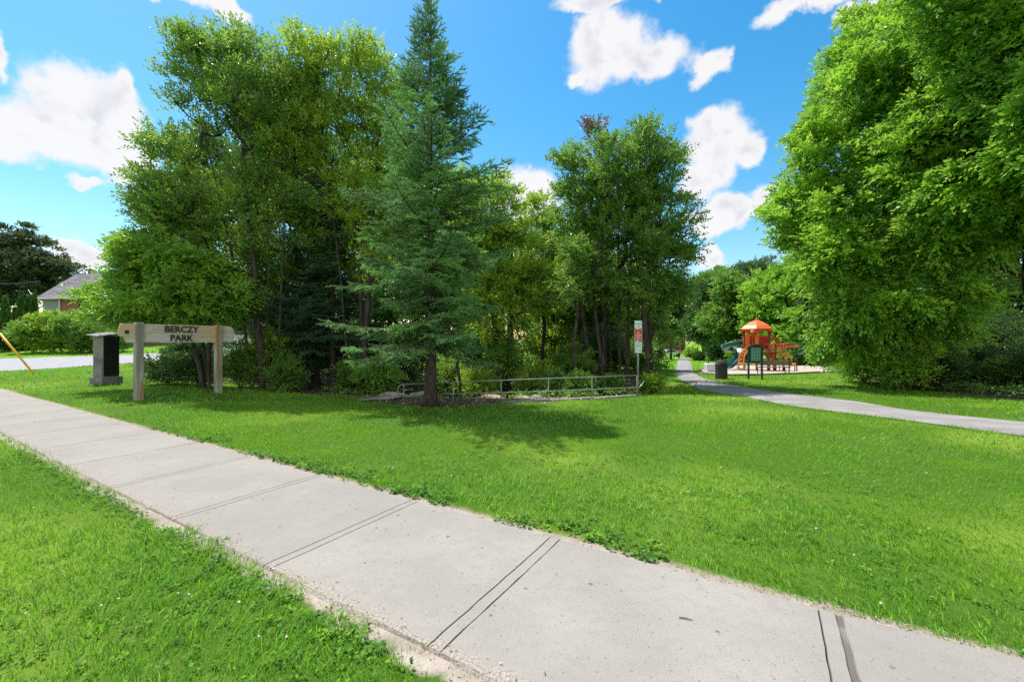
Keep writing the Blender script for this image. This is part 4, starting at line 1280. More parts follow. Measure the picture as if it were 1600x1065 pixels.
t = MB(); t.prism([(-.022, 0), (.022, 0), (0, .04)], (0, -.0405, zz_(518)), (1, 0, 0), (0, 0, 1), .002)
for py, w_, h_ in ((520, .12, .024), (523.3, .18, .03), (526.4, .14, .022), (528.8, .17, .014)):
    n_ = max(2, int(w_ / .035))
    for k in range(n_):
        t.box((-w_ / 2 + (k + .5) * w_ / n_, -.0405, zz_(py)), (w_ / n_ * .78, .002, h_))
t.build('lettering', M['paint_white'], pb_)
t = MB()
for py, w_ in ((536, .17), (539, .18), (541.5, .15), (546, .06)): t.box((0 if w_ > .1 else -.03, -.0405, zz_(py)), (w_, .002, .018))
t.box((.06, -.0405, zz_(547.5)), (.05, .002, .05)); t.box((-.10, -.0405, zz_(544)), (.012, .002, .2))
t.build('lettering', M['ink_teal'], pc)

# ------------------------------------------------------------------ stones of the stream bank
def rock(px, py, s, seed, mat, lab, rz=0., Yd=None):
    p = G(px, py) if Yd is None else onground(px, Yd)
    rng = np.random.RandomState(seed)
    import bmesh
    bm = bmesh.new()
    bmesh.ops.create_icosphere(bm, subdivisions=3, radius=1)
    pl = [(nrm(rng.randn(3)), .62 + .25 * rng.rand()) for _ in range(11)]
    for v in bm.verts:
        c = np.array(v.co)
        for n_, d_ in pl:
            k = c @ n_
            if k > d_: c = c - n_ * (k - d_) * .92
        c = c * (1 + .05 * math.sin(c[0] * 7 + seed) * math.sin(c[1] * 6) * math.sin(c[2] * 8))
        v.co = Vector((c[0] * s[0], c[1] * s[1], c[2] * s[2]))
    me = bpy.data.meshes.new('rock'); bm.to_mesh(me); bm.free()
    me.materials.append(M[mat])
    o_ = bpy.data.objects.new('rock', me); COL.objects.link(o_)
    o_.location = (p.x, p.y, p.z + s[2] * .35); o_.rotation_euler = (0, 0, rz)
    tag(o_, lab, 'rock', 'stones of the stream bank')
for i, (px, Yd, s, mat, lab, rz) in enumerate([
    (600, 13.2, (.75, .25, .09), 'rock', 'flat pale slab lowest of the stone steps left of the railing', .5), (612, 14.6, (.45, .28, .13), 'rock', 'pale slab of the stone steps beside the railing end', .3),
    (622, 16.2, (.5, .3, .14), 'rock', 'pale stone higher up the steps behind the railing end', .2), (640, 17.8, (.7, .3, .16), 'rock', 'pale stone at the top of the steps left of the spruce trunk', .3), (655, 15.3, (.4, .3, .16), 'rock', 'grey stone close behind the spruce trunk', 1.),
    (752, 16.4, (.75, .32, .24), 'rock_tan', 'long tan boulder behind the railing, left of the pair', .2), (790, 17.0, (.55, .4, .30), 'rock_tan', 'tan boulder behind the railing, right of the long one', .5), (770, 15.6, (.5, .3, .18), 'rock_tan', 'low tan boulder below the long one', .1), (815, 16.0, (.35, .3, .2), 'rock', 'grey stone right of the tan boulders', .7),
    (838, 15.3, (.25, .2, .12), 'rock', 'small pale stone near the middle railing post', .2), (730, 17.6, (.5, .4, .3), 'rock', 'grey boulder farther back above the tan ones', .9)]):
    rock(px, 0, s, 300 + i, mat, lab, rz, Yd)

# ------------------------------------------------------------------ playground
PG = W(1182, 580, 33.0)
PG.z = float(g(PG.x, PG.y))
kpx = 33.0 / F
root = thing('play_structure', PG, 'orange roofed playground tower with a green slide and climbing bars', 'play structure', 'playground', rz=-math.atan2(PG.x, PG.y))
lx = lambda px: (px - 1182) * kpx
lz = lambda py: (580 - py) * kpx - (0 if True else 0)
# roof: six-sided, slightly domed, with a scalloped skirt
rr_ = lx(1208) * .93
mb = MB(); ncr = 6
prof = [(rr_, lz(517)), (rr_ * .78, lz(511.5)), (rr_ * .42, lz(506)), (.10, lz(503)), (0.02, lz(502.3))]
vs = []; fs = []
for r_, z in prof:
    for k in range(ncr):
        t = 2 * math.pi * (k + .5) / ncr
        vs.append((r_ * math.cos(t), r_ * math.sin(t), z))
for i in range(len(prof) - 1):
    for k in range(ncr):
        j = (k + 1) % ncr
        fs.append((i * ncr + k, i * ncr + j, (i + 1) * ncr + j, (i + 1) * ncr + k))
mb.poly(vs, fs)
roof = mb.build('roof', M['orange'], root)
sk = MB()
for k in range(6):
    t0 = 2 * math.pi * (k + .5) / 6; t1 = 2 * math.pi * (k + 1.5) / 6
    a_ = Vector((math.cos(t0), math.sin(t0), 0)) * rr_ * .985; b_ = Vector((math.cos(t1), math.sin(t1), 0)) * rr_ * .985
    d_ = (b_ - a_); L_ = d_.length
    zt_ = lz(516.8); n_ = 12
    outl = [(0, 0), (L_, 0)] + [(L_ * (1 - i / n_), -.34 + .20 * math.sin(math.pi * i / n_) ** .7) for i in range(n_ + 1)]
    sk.prism(outl[::-1], a_ + Vector((0, 0, zt_)), d_, (0, 0, 1), .05)
sk.build('skirt', M['orange_red'], roof)
MB().lathe([(.05, 0), (.07, .06), (.02, .16), (.005, .34)], 8, (0, 0, lz(502.6))).build('finial', M['orange'], roof)
rp_ = .98
pts6 = [Vector((math.cos(2 * math.pi * (k + .5) / 6), math.sin(2 * math.pi * (k + .5) / 6), 0)) * rp_ for k in range(6)]
for p in pts6:
    MB().tube([p + Vector((0, 0, -.1)), p + Vector((0, 0, lz(518)))], .065, 8).build('post', M['maroon'], root, smooth=True)
zd = lz(547)
dk = MB()
dk.prism([(p.x * 1.02, p.y * 1.02) for p in pts6], (0, 0, zd), (1, 0, 0), (0, 1, 0), .10)
dk.build('deck', M['maroon'], root)
# infill panels: orange panels with cut-outs between the posts above the deck
def panel(a_, b_, z0, z1, mat, slots=0):
    d_ = b_ - a_; L_ = d_.length - .16; o_ = a_ + d_.normalized() * .08
    m_ = MB()
    if not slots:
        m_.prism([(0, z0), (L_, z0), (L_, z1), (0, z1)], o_, d_, (0, 0, 1), .04)
    else:
        m_.prism([(0, z0), (L_, z0), (L_, z0 + .12), (0, z0 + .12)], o_, d_, (0, 0, 1), .04)
        m_.prism([(0, z1 - .12), (L_, z1 - .12), (L_, z1), (0, z1)], o_, d_, (0, 0, 1), .04)
        for k in range(slots + 1):
            x = (L_ - .07) * k / slots
            m_.prism([(x, z0 + .12), (x + .07, z0 + .12), (x + .07, z1 - .12), (x, z1 - .12)], o_, d_, (0, 0, 1), .03)
    return m_.build('side_panel', mat, root)
panel(pts6[3], pts6[4], zd + .05, zd + 1.05, M['orange'], 4)
panel(pts6[4], pts6[5], zd + .05, zd + .95, M['orange_red'], 5)
panel(pts6[5], pts6[0], zd + .05, zd + .95, M['orange_red'], 5)
panel(pts6[0], pts6[1], zd + .05, zd + 1.0, M['orange_red'])
panel(pts6[1], pts6[2], zd + .05, zd + 1.0, M['orange'])
# doorway arch facing the lawn: tall orange side cheeks
for s in (-1, 1):
    MB().prism([(-.11, zd + .0), (.11, zd + .0), (.13, zd + .9), (.06, zd + 1.25), (-.06, zd + 1.25), (-.13, zd + .9)], (-.28 + s * .32, -1.06, 0), (1, 0, 0), (0, 0, 1), .05).build('entry_cheek', M['orange'], root)
MB().lathe([(.02, 0), (.13, .02), (.16, .14), (.10, .26), (.02, .28)], 12, (-.26, -1.08, zd + 1.12)).build('bubble', M['yellow_bar'], root, smooth=True)
# spiral slide: an open trough swept along a curve
def trough(path, w, h, mat, name):
    path = [Vector(p) for p in path]
    m_ = MB(); sec = [(-w, h), (-w * .82, .02), (-w * .4, -.03), (w * .4, -.03), (w * .82, .02), (w, h), (w * 1.1, h), (w * .9, -.02), (w * .42, -.08), (-w * .42, -.08), (-w * .9, -.02), (-w * 1.1, h)]
    vs = []; fs = []; k = len(sec)
    for i, p in enumerate(path):
        d_ = path[min(i + 1, len(path) - 1)] - path[max(i - 1, 0)]
        s = Vector((-d_.y, d_.x, 0)).normalized()
        for a_, b_ in sec: vs.append(p + s * a_ + Vector((0, 0, b_)))
    for i in range(len(path) - 1):
        for j in range(k):
            j2 = (j + 1) % k
            fs.append((i * k + j, i * k + j2, (i + 1) * k + j2, (i + 1) * k + j))
    fs.append(tuple(range(k))); fs.append(tuple(range((len(path) - 1) * k, len(path) * k))[::-1])
    m_.poly(vs, fs)
    return m_.build(name, mat, root, smooth=True)
def spline3(P, n=6):
    P = [np.array(p, float) for p in P]
    P = [2 * P[0] - P[1]] + P + [2 * P[-1] - P[-2]]
    out = []
    for i in range(1, len(P) - 2):
        for k in range(n):
            t = k / n
            a, b, c, d = P[i - 1:i + 3]
            out.append(.5 * ((2 * b) + (-a + c) * t + (2 * a - 5 * b + 4 * c - d) * t * t + (-a + 3 * b - 3 * c + d) * t ** 3))
    return out + [P[-2]]
sl_pts = spline3([(-.95, .1, 1.98), (-1.5, -.05, 1.92), (-2.0, .15, 1.72), (-2.2, .75, 1.52), (-1.75, 1.25, 1.40), (-1.2, 1.0, 1.30), (-1.05, .3, 1.12), (-1.25, -.5, .80), (-1.55, -1.15, .42), (-1.8, -1.65, .20), (-1.95, -2.0, .16)])
trough(sl_pts, .30, .30, M['teal'], 'spiral_slide')
MB().prism([(-.55, 0), (.35, .25), (.35, .62), (-.1, .5)], (-1.35, .55, zd + .15), (1, 0, 0), (0, 0, 1), .06).build('slide_hood', M['orange_red'], root)
# curved climber: two ochre hoops with rungs curling to the ground
cl_ = MB()
ca = [Vector((-.62 - .22 * math.sin(t * 3.0) - .5 * t, -1.15 - .5 * t, zd * (1 - t) + .25 - .1 * math.cos(t * 6))) for t in np.linspace(0, 1, 14)]
cb = [p + Vector((.34, -.10, -.02)) for p in ca]
cl_.tube(ca, .045, 6); cl_.tube(cb, .045, 6)
for i in range(1, 14, 2): cl_.tube([ca[i], cb[i]], .03, 6)
loop = [ca[-1] + Vector((.17 + .30 * math.cos(a_), 0, .16 + .26 * math.sin(a_))) for a_ in np.linspace(0, 2 * math.pi, 16)]
cl_.tube(loop, .035, 6)
cl_.build('climber', M['yellow_bar'], root, smooth=True)
MB().prism([(0, 0), (.22, 0), (-.35, -1.35), (-.62, -1.35)], (-.70, -1.20, zd + .25), (1, 0, 0), (0, 0, 1), .05).build('climber_panel', M['orange'], root)
# low side platform with bars, posts and an overhead arm carrying a teal wheel
zp = lz(552); x0_, x1_ = .70, 1.80
MB().box(((x0_ + x1_) / 2, -.35, zp), (x1_ - x0_, .9, .08)).build('side_deck', M['orange_red'], root)
for x in (x0_ + .05, x0_ + .55, x1_ - .05):
    for y in (-.78, .08):
        MB().tube([(x, y, -.1), (x, y, zp + .62)], .05, 8).build('post', M['maroon'], root, smooth=True)
for zz2 in (zp + .58, zp + .20, zp + .02):
    MB().tube([(x0_ - .2, -.80, zz2), (x1_ + .05, -.80, zz2)], .032, 6).build('bar', M['yellow_bar'], root)
panel(Vector((x0_ - .1, -.76, 0)), Vector((x0_ + .75, -.76, 0)), zp + .22, zp + .58, M['orange'], 6)
MB().prism([(0, 0), (.26, 0), (.20, -1.3), (.06, -1.3)], (x0_ + .30, -.70, zp - .1), (1, 0, 0), (0, 0, 1), .05).build('play_panel', M['orange_red'], root)
MB().tube([(x0_ + .78, -.82, 0), (x0_ + .78, -.82, zp + .2)], .035, 6).build('bar', M['yellow_bar'], root)
MB().prism([(0, 0), (1.35, -.10), (1.35, -.02), (.25, .28), (-.25, .75), (-.35, .72)], (1.35, -.3, lz(543)), (1, 0, 0), (0, 0, 1), .07).build('overhead_arm', M['orange_red'], root)
MB().tube([(1.2, -.35, lz(544.5)), (2.75, -.35, lz(544))], .04, 6).build('bar', M['orange'], root)
wh = MB()
cxw, czw = lx(1234), lz(549)
wh.tube([(cxw + .30 * math.cos(a_), -.3, czw + .24 * math.sin(a_)) for a_ in np.linspace(0, 2 * math.pi, 18)], .06, 6)
wh.tube([(cxw - .28, -.3, czw), (cxw + .28, -.3, czw)], .05, 6); wh.tube([(cxw, -.3, czw - .22), (cxw, -.3, czw + .22)], .05, 6)
wh.build('wheel', M['teal'], root, smooth=True)
MB().tube([(cxw, -.3, -.1), (cxw, -.3, czw - .2)], .04, 8).build('post', M['dark_metal'], root)
# slanted ladder
ld = MB(); la, lb = Vector((1.50, -.9, lz(548))), Vector((1.95, -1.15, lz(566)))
off = Vector((.30, .1, .10))
ld.tube([la, lb], .035, 6); ld.tube([la + off, lb + off], .035, 6)
for t in (.05, .38, .72, 1.): ld.tube([la.lerp(lb, t), la.lerp(lb, t) + off], .03, 6)
ld.build('ladder', M['yellow_bar'], root)
MB().box((2.25, -1.0, lz(570)), (.5, .4, .22), bev=.06).build('step_block', M['yellow_bar'], root)
for x, y in ((2.08, -1.1), (2.42, -.9)): MB().tube([(x, y, -.05), (x, y, lz(567))], .04, 6).build('post', M['yellow_bar'], root)
# steps up the tower from the lawn side
st = MB()
for i in range(5): st.box((.55, -1.3 - .0 * i, .28 + i * .30), (.5, .30, .05))
st.box((.29, -1.3, .85), (.05, .3, 1.7)); st.box((.82, -1.3, .85), (.05, .3, 1.7))
st.build('steps', M['maroon'], root)

# border timbers round the sand
tb = MB()
sp_ = [Vector((x, y, float(g(x, y)))) for x, y in sand_poly]
base_t = sp_[0]
for i in range(len(sp_)):
    a_, b_ = sp_[i], sp_[(i + 1) % len(sp_)]
    m_ = (a_ + b_) / 2
    tb.box((m_.x - base_t.x, m_.y - base_t.y, m_.z - base_t.z + .0), ((b_ - a_).length - .02, .12, .16), rz=math.atan2(b_.y - a_.y, b_.x - a_.x))
to = tb.build('sand_border', M['bench_wood'], None, loc=base_t)
tag(to, 'low dark border edging the pale playground sand', 'border')

# ------------------------------------------------------------------ notice board, bench, bin
nb_ = G(1180, 591.5)
kx = nb_.y / F
root = thing('notice_board', nb_, 'green notice board on two posts in front of the playground', 'notice board')
for px in (1169.5, 1190.5):
    MB().box(((px - 1180) * kx, 0, (591.5 - 540) * kx / 2 - .08), (.085, .085, (591.5 - 540) * kx + .1), bev=.01).build('post', M['board_green'], root)
za, zb_ = (591.5 - 541) * kx, (591.5 - 565.5) * kx
fb = MB(); fb.box((0, -.02, (za + zb_) / 2), (18.6 * kx, .06, za - zb_), bev=.01); fo = fb.build('frame', M['board_green'], root)
fc = MB(); fc.box((0, -.054, (za + zb_) / 2 - .02), (15.2 * kx, .01, (za - zb_) * .78)); fo2 = fc.build('notice_sheet', M['board_face'], root)
gl = MB()
for k in range(5): gl.box((0, -.062, zb_ + .10 + (za - zb_ - .26) * k / 4), (14.2 * kx, .003, .012))
for k in range(4): gl.box(((-6 + 4 * k) * kx, -.0615, (za + zb_) / 2 - .02), (.01, .002, (za - zb_) * .7))
gl.box((0, -.062, za - .075), (15.2 * kx, .003, .02))
gl.build('text_line', M['sign_white'], fo2)
hd = MB(); hd.prism([(-9.8 * kx, 0), (9.8 * kx, 0), (8 * kx, .06), (0, .13), (-8 * kx, .06)], (0, -.02, za), (1, 0, 0), (0, 0, 1), .07); hd.build('header', M['board_green'], root)

bn = G(1209, 583.5)
kx = bn.y / F
root = thing('park_bench', bn, 'long dark wooden bench with its back to the lawn, beside the notice board', 'bench')
L_ = 50 * kx
for i, (z, y) in enumerate(((.80, -.24), (.62, -.20))):
    MB().box((0, y, z), (L_, .05, .14), bev=.01).build('back_slat', M['bench_wood'], root)
for i, y in enumerate((-.10, .06, .22)):
    MB().box((0, y, .43), (L_, .13, .045), bev=.008).build('seat_slat', M['bench_wood'], root)
for x in (-L_ / 2 + .12, L_ / 2 - .16):
    lg = MB(); lg.tube([(x, -.16, -.08), (x, -.18, .45), (x, -.29, .86)], .03, 8); lg.tube([(x, .22, -.08), (x, .22, .41)], .03, 8); lg.tube([(x, -.18, .40), (x, .24, .40)], .025, 8)
    lg.build('leg', M['dark_metal'], root)

tb_ = G(1127, 591)
kx = tb_.y / F
root = thing('litter_bin', tb_, 'stout dark round litter bin with a domed top beside the path', 'litter bin')
r_ = 8.8 * kx; h_ = 29 * kx
MB().lathe([(r_ * .98, -.05), (r_, .02), (r_, h_ * .52), (r_ * 1.03, h_ * .53), (r_ * 1.03, h_ * .60), (r_, h_ * .61), (r_, h_ * .68)], 22).build('body', M['bin_brown'], root, smooth=False)
lid = MB().lathe([(r_ * 1.05, h_ * .682), (r_ * 1.05, h_ * .72), (r_ * .97, h_ * .80), (r_ * .80, h_ * .93), (r_ * .5, h_), (.02, h_ * 1.01)], 22).build('lid', M['bin_brown'], root, smooth=True)
MB().box((-.02, -r_ * .93, h_ * .79), (r_ * .9, .06, h_ * .10), rot=Matrix.Rotation(R(20), 3, 'X')).build('flap', M['dark_metal'], lid)

# pale concrete block with a dark post on the lawn edge
pb0 = G(1110, 580.5)
o_ = MB().box((0, 0, .26), (.66, .6, .62), bev=.03).build('concrete_block', M['siding_pale'], None, loc=pb0)
tag(o_, 'pale square concrete block beside the dark litter bin', 'block')
p2 = G(1107, 573)
root = thing('bollard', p2, 'thin dark bollard behind the pale concrete block', 'bollard')
MB().lathe([(.09, -.05), (.09, .02), (.06, .04), (.06, .72), (.075, .74), (.06, .80), (.02, .84)], 10).build('shaft', M['dark_metal'], root)
MB().lathe([(.065, .58), (.068, .59), (.068, .66), (.065, .67)], 10).build('band', M['steel_grey'], root)

# ------------------------------------------------------------------ car and house at the far end of the path
cp = onground(1046, 88)
root = thing('parked_car', cp, 'white car parked beyond the far end of the path', 'car')
prof = [(-2.2, .35), (-2.25, .75), (-2.05, .95), (-1.35, 1.02), (-.75, 1.45), (.7, 1.47), (1.45, 1.05), (2.1, .92), (2.25, .65), (2.2, .35), (1.75, .3), (1.62, .55), (1.35, .64), (1.08, .55), (.95, .3), (-1.0, .3), (-1.12, .55), (-1.4, .64), (-1.67, .55), (-1.8, .3)]
MB().prism(prof, (0, 0, 0), (1, 0, 0), (0, 0, 1), 1.75).build('body', M['car_white'], root)
for pr in ([(-1.15, 1.03), (-.68, 1.39), (-.05, 1.40), (-.05, 1.03)], [(.05, 1.03), (.05, 1.40), (.62, 1.40), (1.2, 1.05)]):
    MB().prism(pr, (0, 0, 0), (1, 0, 0), (0, 0, 1), 1.77).build('window', M['glass_dark'], root)
for x in (-1.4, 1.35):
    for y in (-.8, .8):
        wl = MB().tube([(x, y - .1, .31), (x, y + .1, .31)], .31, 16).build('wheel', M['rubber'], root)
        MB().tube([(x, y - .112, .31), (x, y + .112, .31)], .18, 12).build('rim', M['steel_grey'], wl)
for x in (2.16, -2.2): MB().box((x, -.62, .74), (.1, .3, .14)).build('headlight' if x > 0 else 'tail_light', M['sign_white'] if x > 0 else M['sign_red'], root)

hp_ = onground(1040, 118)
root = thing('far_house', hp_, 'brown house glimpsed above the far end of the path', 'house')
MB().box((0, 4, 2.4), (11, 8, 5.2)).build('wall', M['brick'], root)
MB().prism([(-6, 5.0), (6, 5.0), (0, 8.2)], (0, 4, 0), (1, 0, 0), (0, 0, 1), 9).build('roof', M['shingle'], root)
for x in (-3.2, 0, 3.2):
    f = MB().box((x, -.03, 2.6), (1.5, .12, 1.6)).build('window', M['paint_white'], root)
    MB().box((x, -.07, 2.6), (1.3, .06, 1.4)).build('pane', M['glass_dark'], f)

# ------------------------------------------------------------------ person walking on the far path
pp_ = onground(1061, 71)
root = thing('person', pp_, 'person in a pale top and dark trousers walking on the far path', 'person')
J = {'hip': (0, 0, .92), 'waist': (0, 0, 1.08), 'chest': (0, .01, 1.32), 'neck': (0, 0, 1.48), 'head0': (0, -.01, 1.58), 'head1': (0, 0, 1.70),
     'hl': (-.10, 0, .90), 'kl': (-.11, -.16, .50), 'al': (-.11, -.10, .09), 'tl': (-.11, -.26, .04), 'hr': (.10, 0, .90), 'kr': (.11, .06, .49), 'ar': (.11, .26, .12), 'tr': (.11, .14, .03),
     'sl': (-.19, 0, 1.42), 'el': (-.25, .08, 1.16), 'wl': (-.25, -.02, .93), 'fl': (-.25, -.06, .84), 'sr': (.19, 0, 1.42), 'er': (.25, -.06, 1.16), 'wr': (.25, -.16, .94), 'fr': (.25, -.20, .86)}
Rr = {'hip': .15, 'waist': .14, 'chest': .16, 'neck': .06, 'head0': .09, 'head1': .09, 'hl': .10, 'kl': .065, 'al': .045, 'tl': .04, 'hr': .10, 'kr': .065, 'ar': .045, 'tr': .04,
      'sl': .075, 'el': .045, 'wl': .032, 'fl': .035, 'sr': .075, 'er': .045, 'wr': .032, 'fr': .035}
E = [('hip', 'waist'), ('waist', 'chest'), ('chest', 'neck'), ('neck', 'head0'), ('head0', 'head1'), ('hip', 'hl'), ('hl', 'kl'), ('kl', 'al'), ('al', 'tl'), ('hip', 'hr'), ('hr', 'kr'), ('kr', 'ar'), ('ar', 'tr'),
     ('chest', 'sl'), ('sl', 'el'), ('el', 'wl'), ('wl', 'fl'), ('chest', 'sr'), ('sr', 'er'), ('er', 'wr'), ('wr', 'fr')]
names = list(J)
me = bpy.data.meshes.new('body')
me.from_pydata([J[k] for k in names], [(names.index(a_), names.index(b_)) for a_, b_ in E], [])
bo_ = bpy.data.objects.new('body', me); COL.objects.link(bo_)
md = bo_.modifiers.new('skin', 'SKIN'); sub = bo_.modifiers.new('sub', 'SUBSURF'); sub.levels = 2; sub.render_levels = 2
for i, k in enumerate(names):
    me.skin_vertices[0].data[i].radius = (Rr[k], Rr[k])
me.skin_vertices[0].data[0].use_root = True
bpy.context.view_layer.update()
me2 = bpy.data.meshes.new_from_object(bo_.evaluated_get(bpy.context.evaluated_depsgraph_get()))
bpy.data.objects.remove(bo_)
me2.materials.clear()
for m_ in ('skin', 'cloth_pale', 'cloth_dark'): me2.materials.append(M[m_])
for p in me2.polygons:
    z = p.center.z
    p.material_index = 2 if z < .98 and abs(p.center.x) < .20 else (1 if .98 <= z < 1.47 else 0)
    p.use_smooth = True
bo_ = bpy.data.objects.new('body', me2); COL.objects.link(bo_); bo_.parent = root
MB().lathe([(.03, 1.60), (.10, 1.62), (.105, 1.70), (.09, 1.77), (.03, 1.80)], 12, (0, .02, 0)).build('hair', M['hair'], root, smooth=True)

# ------------------------------------------------------------------ grass
def grass_mat():
    m, N, out = new_mat('grass')
    geo = N('ShaderNodeNewGeometry')
    pos = geo.outputs['Position']
    n1 = N.noise(pos, .55, 4, .6); n2 = N.noise(pos, 2.2, 3, .6)
    s = N('ShaderNodeSeparateXYZ', {0: pos})
    col = N.mixc(N.math('POWER', geo.outputs['Random Per Island'], 1.5), (.03, .13, .008, 1), (.40, .78, .06, 1))
    col = N.mixc(N.ramp(n1.outputs[0], .54, .70), col, (.34, .56, .03, 1))
    col = N.mixc(N.math('MULTIPLY', N.ramp(n2.outputs[0], .55, .72), .6), col, (.08, .32, .04, 1))
    rnd = N.math('GREATER_THAN', geo.outputs['Random Per Island'], .985)
    col = N.mixc(rnd, col, (.30, .30, .10, 1))
    bs = N('ShaderNodeBsdfPrincipled', {'Base Color': col, 'Roughness': .42, 'Specular IOR Level': .35})
    tr = N('ShaderNodeBsdfTranslucent', {'Color': N.mixc(.5, col, (.36, .72, .03, 1))})
    mx = N('ShaderNodeMixShader', {0: .42, 1: bs.outputs[0], 2: tr.outputs[0]})
    N.l.new(mx.outputs[0], out.inputs[0])
    return m


def grass_ok(x, y, rng):
    band = y + EDGE_SLOPE * x
    nz = (hash_noise(x, y, 5, 11) - .5) * .22 + (hash_noise(x, y, 1.3, 12) - .5) * .20
    u = x * UD[0] + (y - 3.93) * UD[1]
    k = np.maximum(u - 2.2, 0); bend = 1.172 * .055 * k * k / (1 + .25 * k)
    bb = band - bend
    nz = np.where(u < -3.4, nz * .4 + .06, nz)
    nz = nz + (hash_noise(x, y, .55, 71) - .5) * .24
    walk = (bb > 2.02 + nz) & (bb < 3.985 + nz * .25) & (x > -60)
    thin = (u > -3.6) & (bb > 1.96 + nz) & (bb < 2.03 + nz)
    ok = ~walk & ~(thin & (rng.rand(len(x)) < .72))
    thin2 = (bb >= 3.98) & (bb < 4.10 + nz * .6)
    ok &= ~(thin2 & (rng.rand(len(x)) < .6))
    spot = hash_noise(x, y, 2.3, 61) * .6 + hash_noise(x, y, .6, 62) * .4
    ok &= ~((spot > .80) & (rng.rand(len(x)) < .7))
    # worn patch by the sign
    wp = G(172, 641)
    worn = ((x - wp.x) ** 2 + ((y - wp.y) * 1.3) ** 2 < .45 + nz * 2)
    ok &= ~(worn & (rng.rand(len(x)) < .75))
    for pl, wob in ((path_poly, .16), (road_poly, .15), (sand_poly, .15)):
        ok &= ~sd_poly_mask(pl, x, y, wob, 3, 21)
    inw = sd_poly_mask(wood_poly, x, y, .45, 1.1, 31) | sd_poly_mask(right_poly, x, y, .6, .9, 33)
    ok &= ~(inw & (rng.rand(len(x)) < .94))
    return ok


def make_grass():
    rng = np.random.RandomState(5)
    VA = []; FA4 = []; FA3 = []; nv = 0
    bands = [(1.2, 3.2, 7500, .044, .0042, 2), (3.2, 5.5, 5200, .046, .0048, 2), (5.5, 9, 3000, .050, .0062, 1), (9, 14, 950, .066, .0100, 1), (14, 22, 330, .072, .017, 1), (22, 40, 95, .085, .030, 1), (40, 75, 20, .11, .06, 1)]
    for (r0, r1, dens, h, w, seg) in bands:
        area = math.radians(112) * (r1 ** 2 - r0 ** 2) / 2
        n = int(area * dens)
        r = np.sqrt(r0 ** 2 + rng.rand(n) * (r1 ** 2 - r0 ** 2)); a = np.radians(-56 + 112 * rng.rand(n))
        x = r * np.sin(a); y = r * np.cos(a)
        # clumped: tufts
        tuft = hash_noise(x, y, 14, 3) * .6 + hash_noise(x, y, 3.1, 4) * .4
        keep = rng.rand(n) < (-.05 + 1.75 * tuft)
        keep &= grass_ok(x, y, rng)
        x, y = x[keep], y[keep]; n = len(x)
        z = g(x, y) - .024
        hh = h * (.40 + 1.0 * rng.rand(n) ** 1.4) * (.55 + .9 * hash_noise(x, y, 8, 18)) * (.75 + .5 * hash_noise(x, y, 1.1, 8))
        ww = w * (.6 + .8 * rng.rand(n))
        az = rng.rand(n) * 6.2832
        comb = 6.28 * hash_noise(x, y, .5, 6)
        ld = np.stack([np.cos(az) + .6 * np.cos(comb), np.sin(az) + .6 * np.sin(comb), 0 * az], 1) * (.25 + .9 * rng.rand(n))[:, None]
        fa = rng.rand(n) * 6.2832
        sd = np.stack([np.cos(fa), np.sin(fa), 0 * fa], 1) * (ww / 2)[:, None]
        b = np.stack([x, y, z], 1)
        up = np.array([0, 0, 1.])
        if seg == 2:
            mid = b + (up * .62 + ld * .30) * hh[:, None]
            tip = b + (up * .95 + ld * 1.0) * hh[:, None]
            V = np.stack([b - sd, b + sd, mid + sd * .8, mid - sd * .8, tip], 1)
            idx = nv + np.arange(n)[:, None] * 5
            FA4.append(idx + np.array([[0, 1, 2, 3]])); FA3.append(idx + np.array([[3, 2, 4]]))
            nv += n * 5
        else:
            tip = b + (up * .95 + ld * .8) * hh[:, None]
            V = np.stack([b - sd, b + sd, tip], 1)
            FA3.append(nv + np.arange(n)[:, None] * 3 + np.array([[0, 1, 2]]))
            nv += n * 3
        VA.append(V.reshape(-1, 3))
    o = mesh_np('grass', np.vstack(VA), [np.vstack(FA4), np.vstack(FA3)], grass_mat(), smooth=True)
    tag(o, kind='stuff', label='mown green lawn grass', cat='grass')
make_grass()


